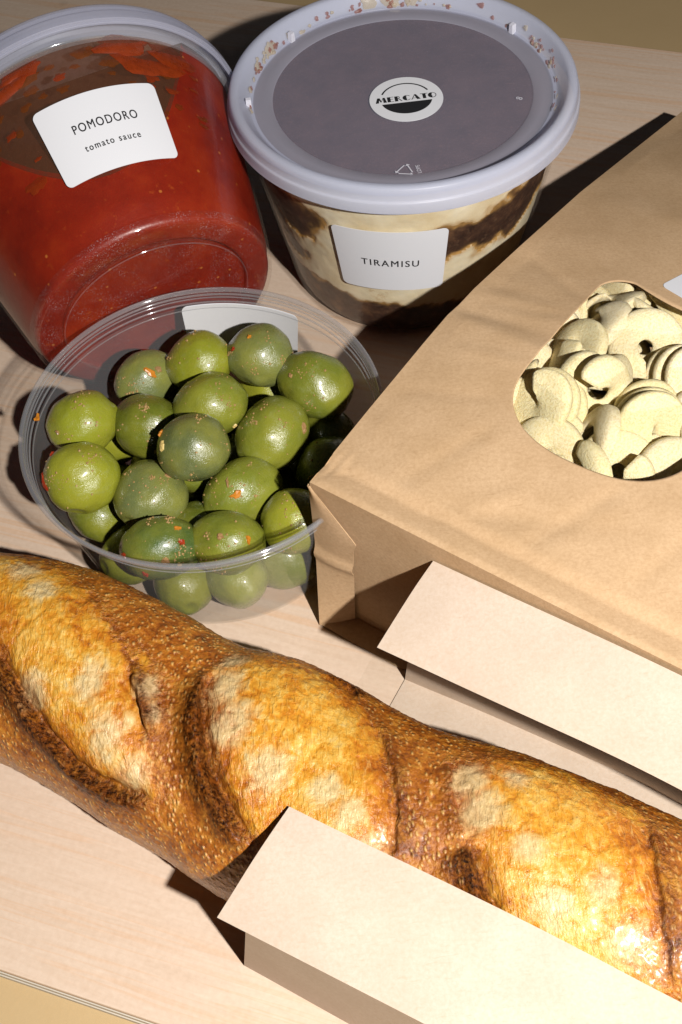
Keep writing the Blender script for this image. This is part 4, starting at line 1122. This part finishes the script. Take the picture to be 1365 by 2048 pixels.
bread = mesh_obj("baguette", X.reshape(-1, 3), F, M['crust'], None, attrs={'bloom': bloom_a.reshape(-1), 'ear': np.clip(earm * 1.5, 0, 1).reshape(-1), 'pale': pale.reshape(-1), 'low': low.reshape(-1), 'core': np.clip(bl / 11, 0, 1).reshape(-1)}, org=org)
props(bread, "crusty golden brown baguette with three slashes lying in an open paper bag", "bread")

# ------------------------------------------------------------------ bread bag
bb = empty("bread_bag", (12.0, 110.0, 0.0), "pale paper bread bag with clear window wrapped round the baguette", "bag")
def curve(pts, n):
    pts = np.array(pts, float); d = np.concatenate([[0], np.cumsum(np.linalg.norm(np.diff(pts, axis=0), axis=1))]); t_ = np.linspace(0, d[-1], n)
    return np.stack([np.interp(t_, d, pts[:, c]) for c in range(3)], 1)
def smooth_curve(P, k=7):
    Q_ = P.copy()
    for c in range(3):
        pad = np.concatenate([2 * P[0, c] - P[k:0:-1, c], P[:, c], 2 * P[-1, c] - P[-2:-k - 2:-1, c]])
        Q_[:, c] = np.convolve(pad, np.ones(2 * k + 1) / (2 * k + 1), 'valid')
    return Q_
def ruled(A_, B_, m, sag=0.0, wob=0.0, seed=0):
    G = np.zeros((len(A_), m, 3))
    for j in range(m):
        k_ = j / (m - 1); G[:, j] = A_ * (1 - k_) + B_ * k_
        G[:, j, 2] += sag * math.sin(math.pi * k_)
    if wob:
        for i in range(G.shape[0]):
            for j in range(m):
                k_ = j / (m - 1); G[i, j, 2] += wob * mnoise.noise(Vector((i * .05 + seed, k_ * 1.8, seed))) * math.sin(math.pi * (.15 + .7 * k_))
    return G
NL = 90
# far paper: from the kraft bag's end down to the window edge
fa = smooth_curve(curve([bp(-.3 + 0 * 1, 0, 0) * 0 + np.array(p) for p in ((23.2, 169.2, 55.2), (50.0, 148.1, 58.0), (77.4, 126.4, 60.7), (112, 98.5, 62), (150, 68, 62))], NL))
fb = smooth_curve(curve([*[tuple(from_view(a, b, 45.0)) for a, b in ((755, 1295), (1000, 1408), (1150, 1475), (1260, 1525), (1365, 1580))], (112, 75, 45.0), (150, 45, 45.0)], NL))
G = ruled(fa, fb, 16, .8, .5, 2); V, F = sheet(G, .28)
if True: mesh_obj("far_panel", V, F, M['pale_paper'], bb)
# far gusset wall under it
wb_ = smooth_curve(curve([(14.5, 164.1, .5), (35.4, 151.5, .5), (75.5, 126.0, .5), (108.9, 99.6, .5), (150, 67.0, .5)], NL), 4)
wt_ = fb * .5 + fa * .5 + np.array([2.5, -2.0, .3])
G = ruled(wt_, wb_, 12, 0, 0); V, F = sheet(G, .25); mesh_obj("far_gusset", V, F, M['pale_paper'], bb)
# near paper: leans on the loaf
na = smooth_curve(curve([(-19.0, 107.9, 47.9), (-5.2, 99.1, 47.9), (5.9, 92.7, 47.3), (22.0, 82.9, 46.5), (37.5, 73.4, 45.8), (63.2, 56.4, 44.8), (110, 27, 43.5)], NL))
nb_ = smooth_curve(curve([*[tuple(from_view(a, b, 42.0)) for a, b in ((435, 1835), (640, 1940), (850, 2048))], (61, 26, 42), (96, 5, 42)], NL))
G = ruled(na, nb_, 16, .9, .7, 9); V, F = sheet(G, .28); mesh_obj("near_panel", V, F, M['pale_paper'], bb)
nbb = smooth_curve(curve([(-36.3, 85.5, .5), (-23.6, 77.5, .5), (-10.1, 68.7, .5), (62, 24.5, .5), (99, 2.0, .5)], NL))
ntt = nb_ + np.array([6.0, -3.6, -.4]) + np.array([.52, .86, 0]) * 1.2
G = ruled(ntt, nbb, 12, 0, 0); V, F = sheet(G, .25); mesh_obj("near_gusset", V, F, M['pale_paper'], bb)
# back sheet under the loaf
G = ruled(wb_ - np.array([0, 0, .2]), nbb - np.array([0, 0, .2]), 24, 0); V, F = sheet(G, .2); mesh_obj("back_sheet", V, F, M['pale_paper'], bb)
# clear window over the loaf: rides just above the crust, then spans to the far paper
def bread_height(x, y):
    d = np.array([x, y]) - bO; s = d @ bD; l_ = d @ bN
    c_, w__ = float(ksm(np.array([s]), KC)[0]), float(ksm(np.array([s]), KWD)[0]); q = (l_ - c_) / (w__ + 1.2)
    return .45 * HB + (.55 * HB + 1.4) * math.sqrt(max(0, 1 - q * q)) if abs(q) < 1 else 0.0
nc = 60; G = np.zeros((NL, nc, 3))
for i in range(NL):
    for j in range(nc):
        k_ = j / (nc - 1); p = na[i] * (1 - k_) + fb[i] * k_
        hb = bread_height(p[0], p[1]); z = max(p[2] - .2, hb + 1.2) if 0 < j < nc - 1 else p[2] - .15
        G[i, j] = (p[0], p[1], z)
for _ in range(6):
    G[:, 1:-1, 2] = np.maximum(G[:, 1:-1, 2], (G[:, :-2, 2] + G[:, 2:, 2]) / 2)
mesh_obj("window_film", G.reshape(-1, 3), grid_faces(NL, nc, flip=True), M['bread_film'], bb)
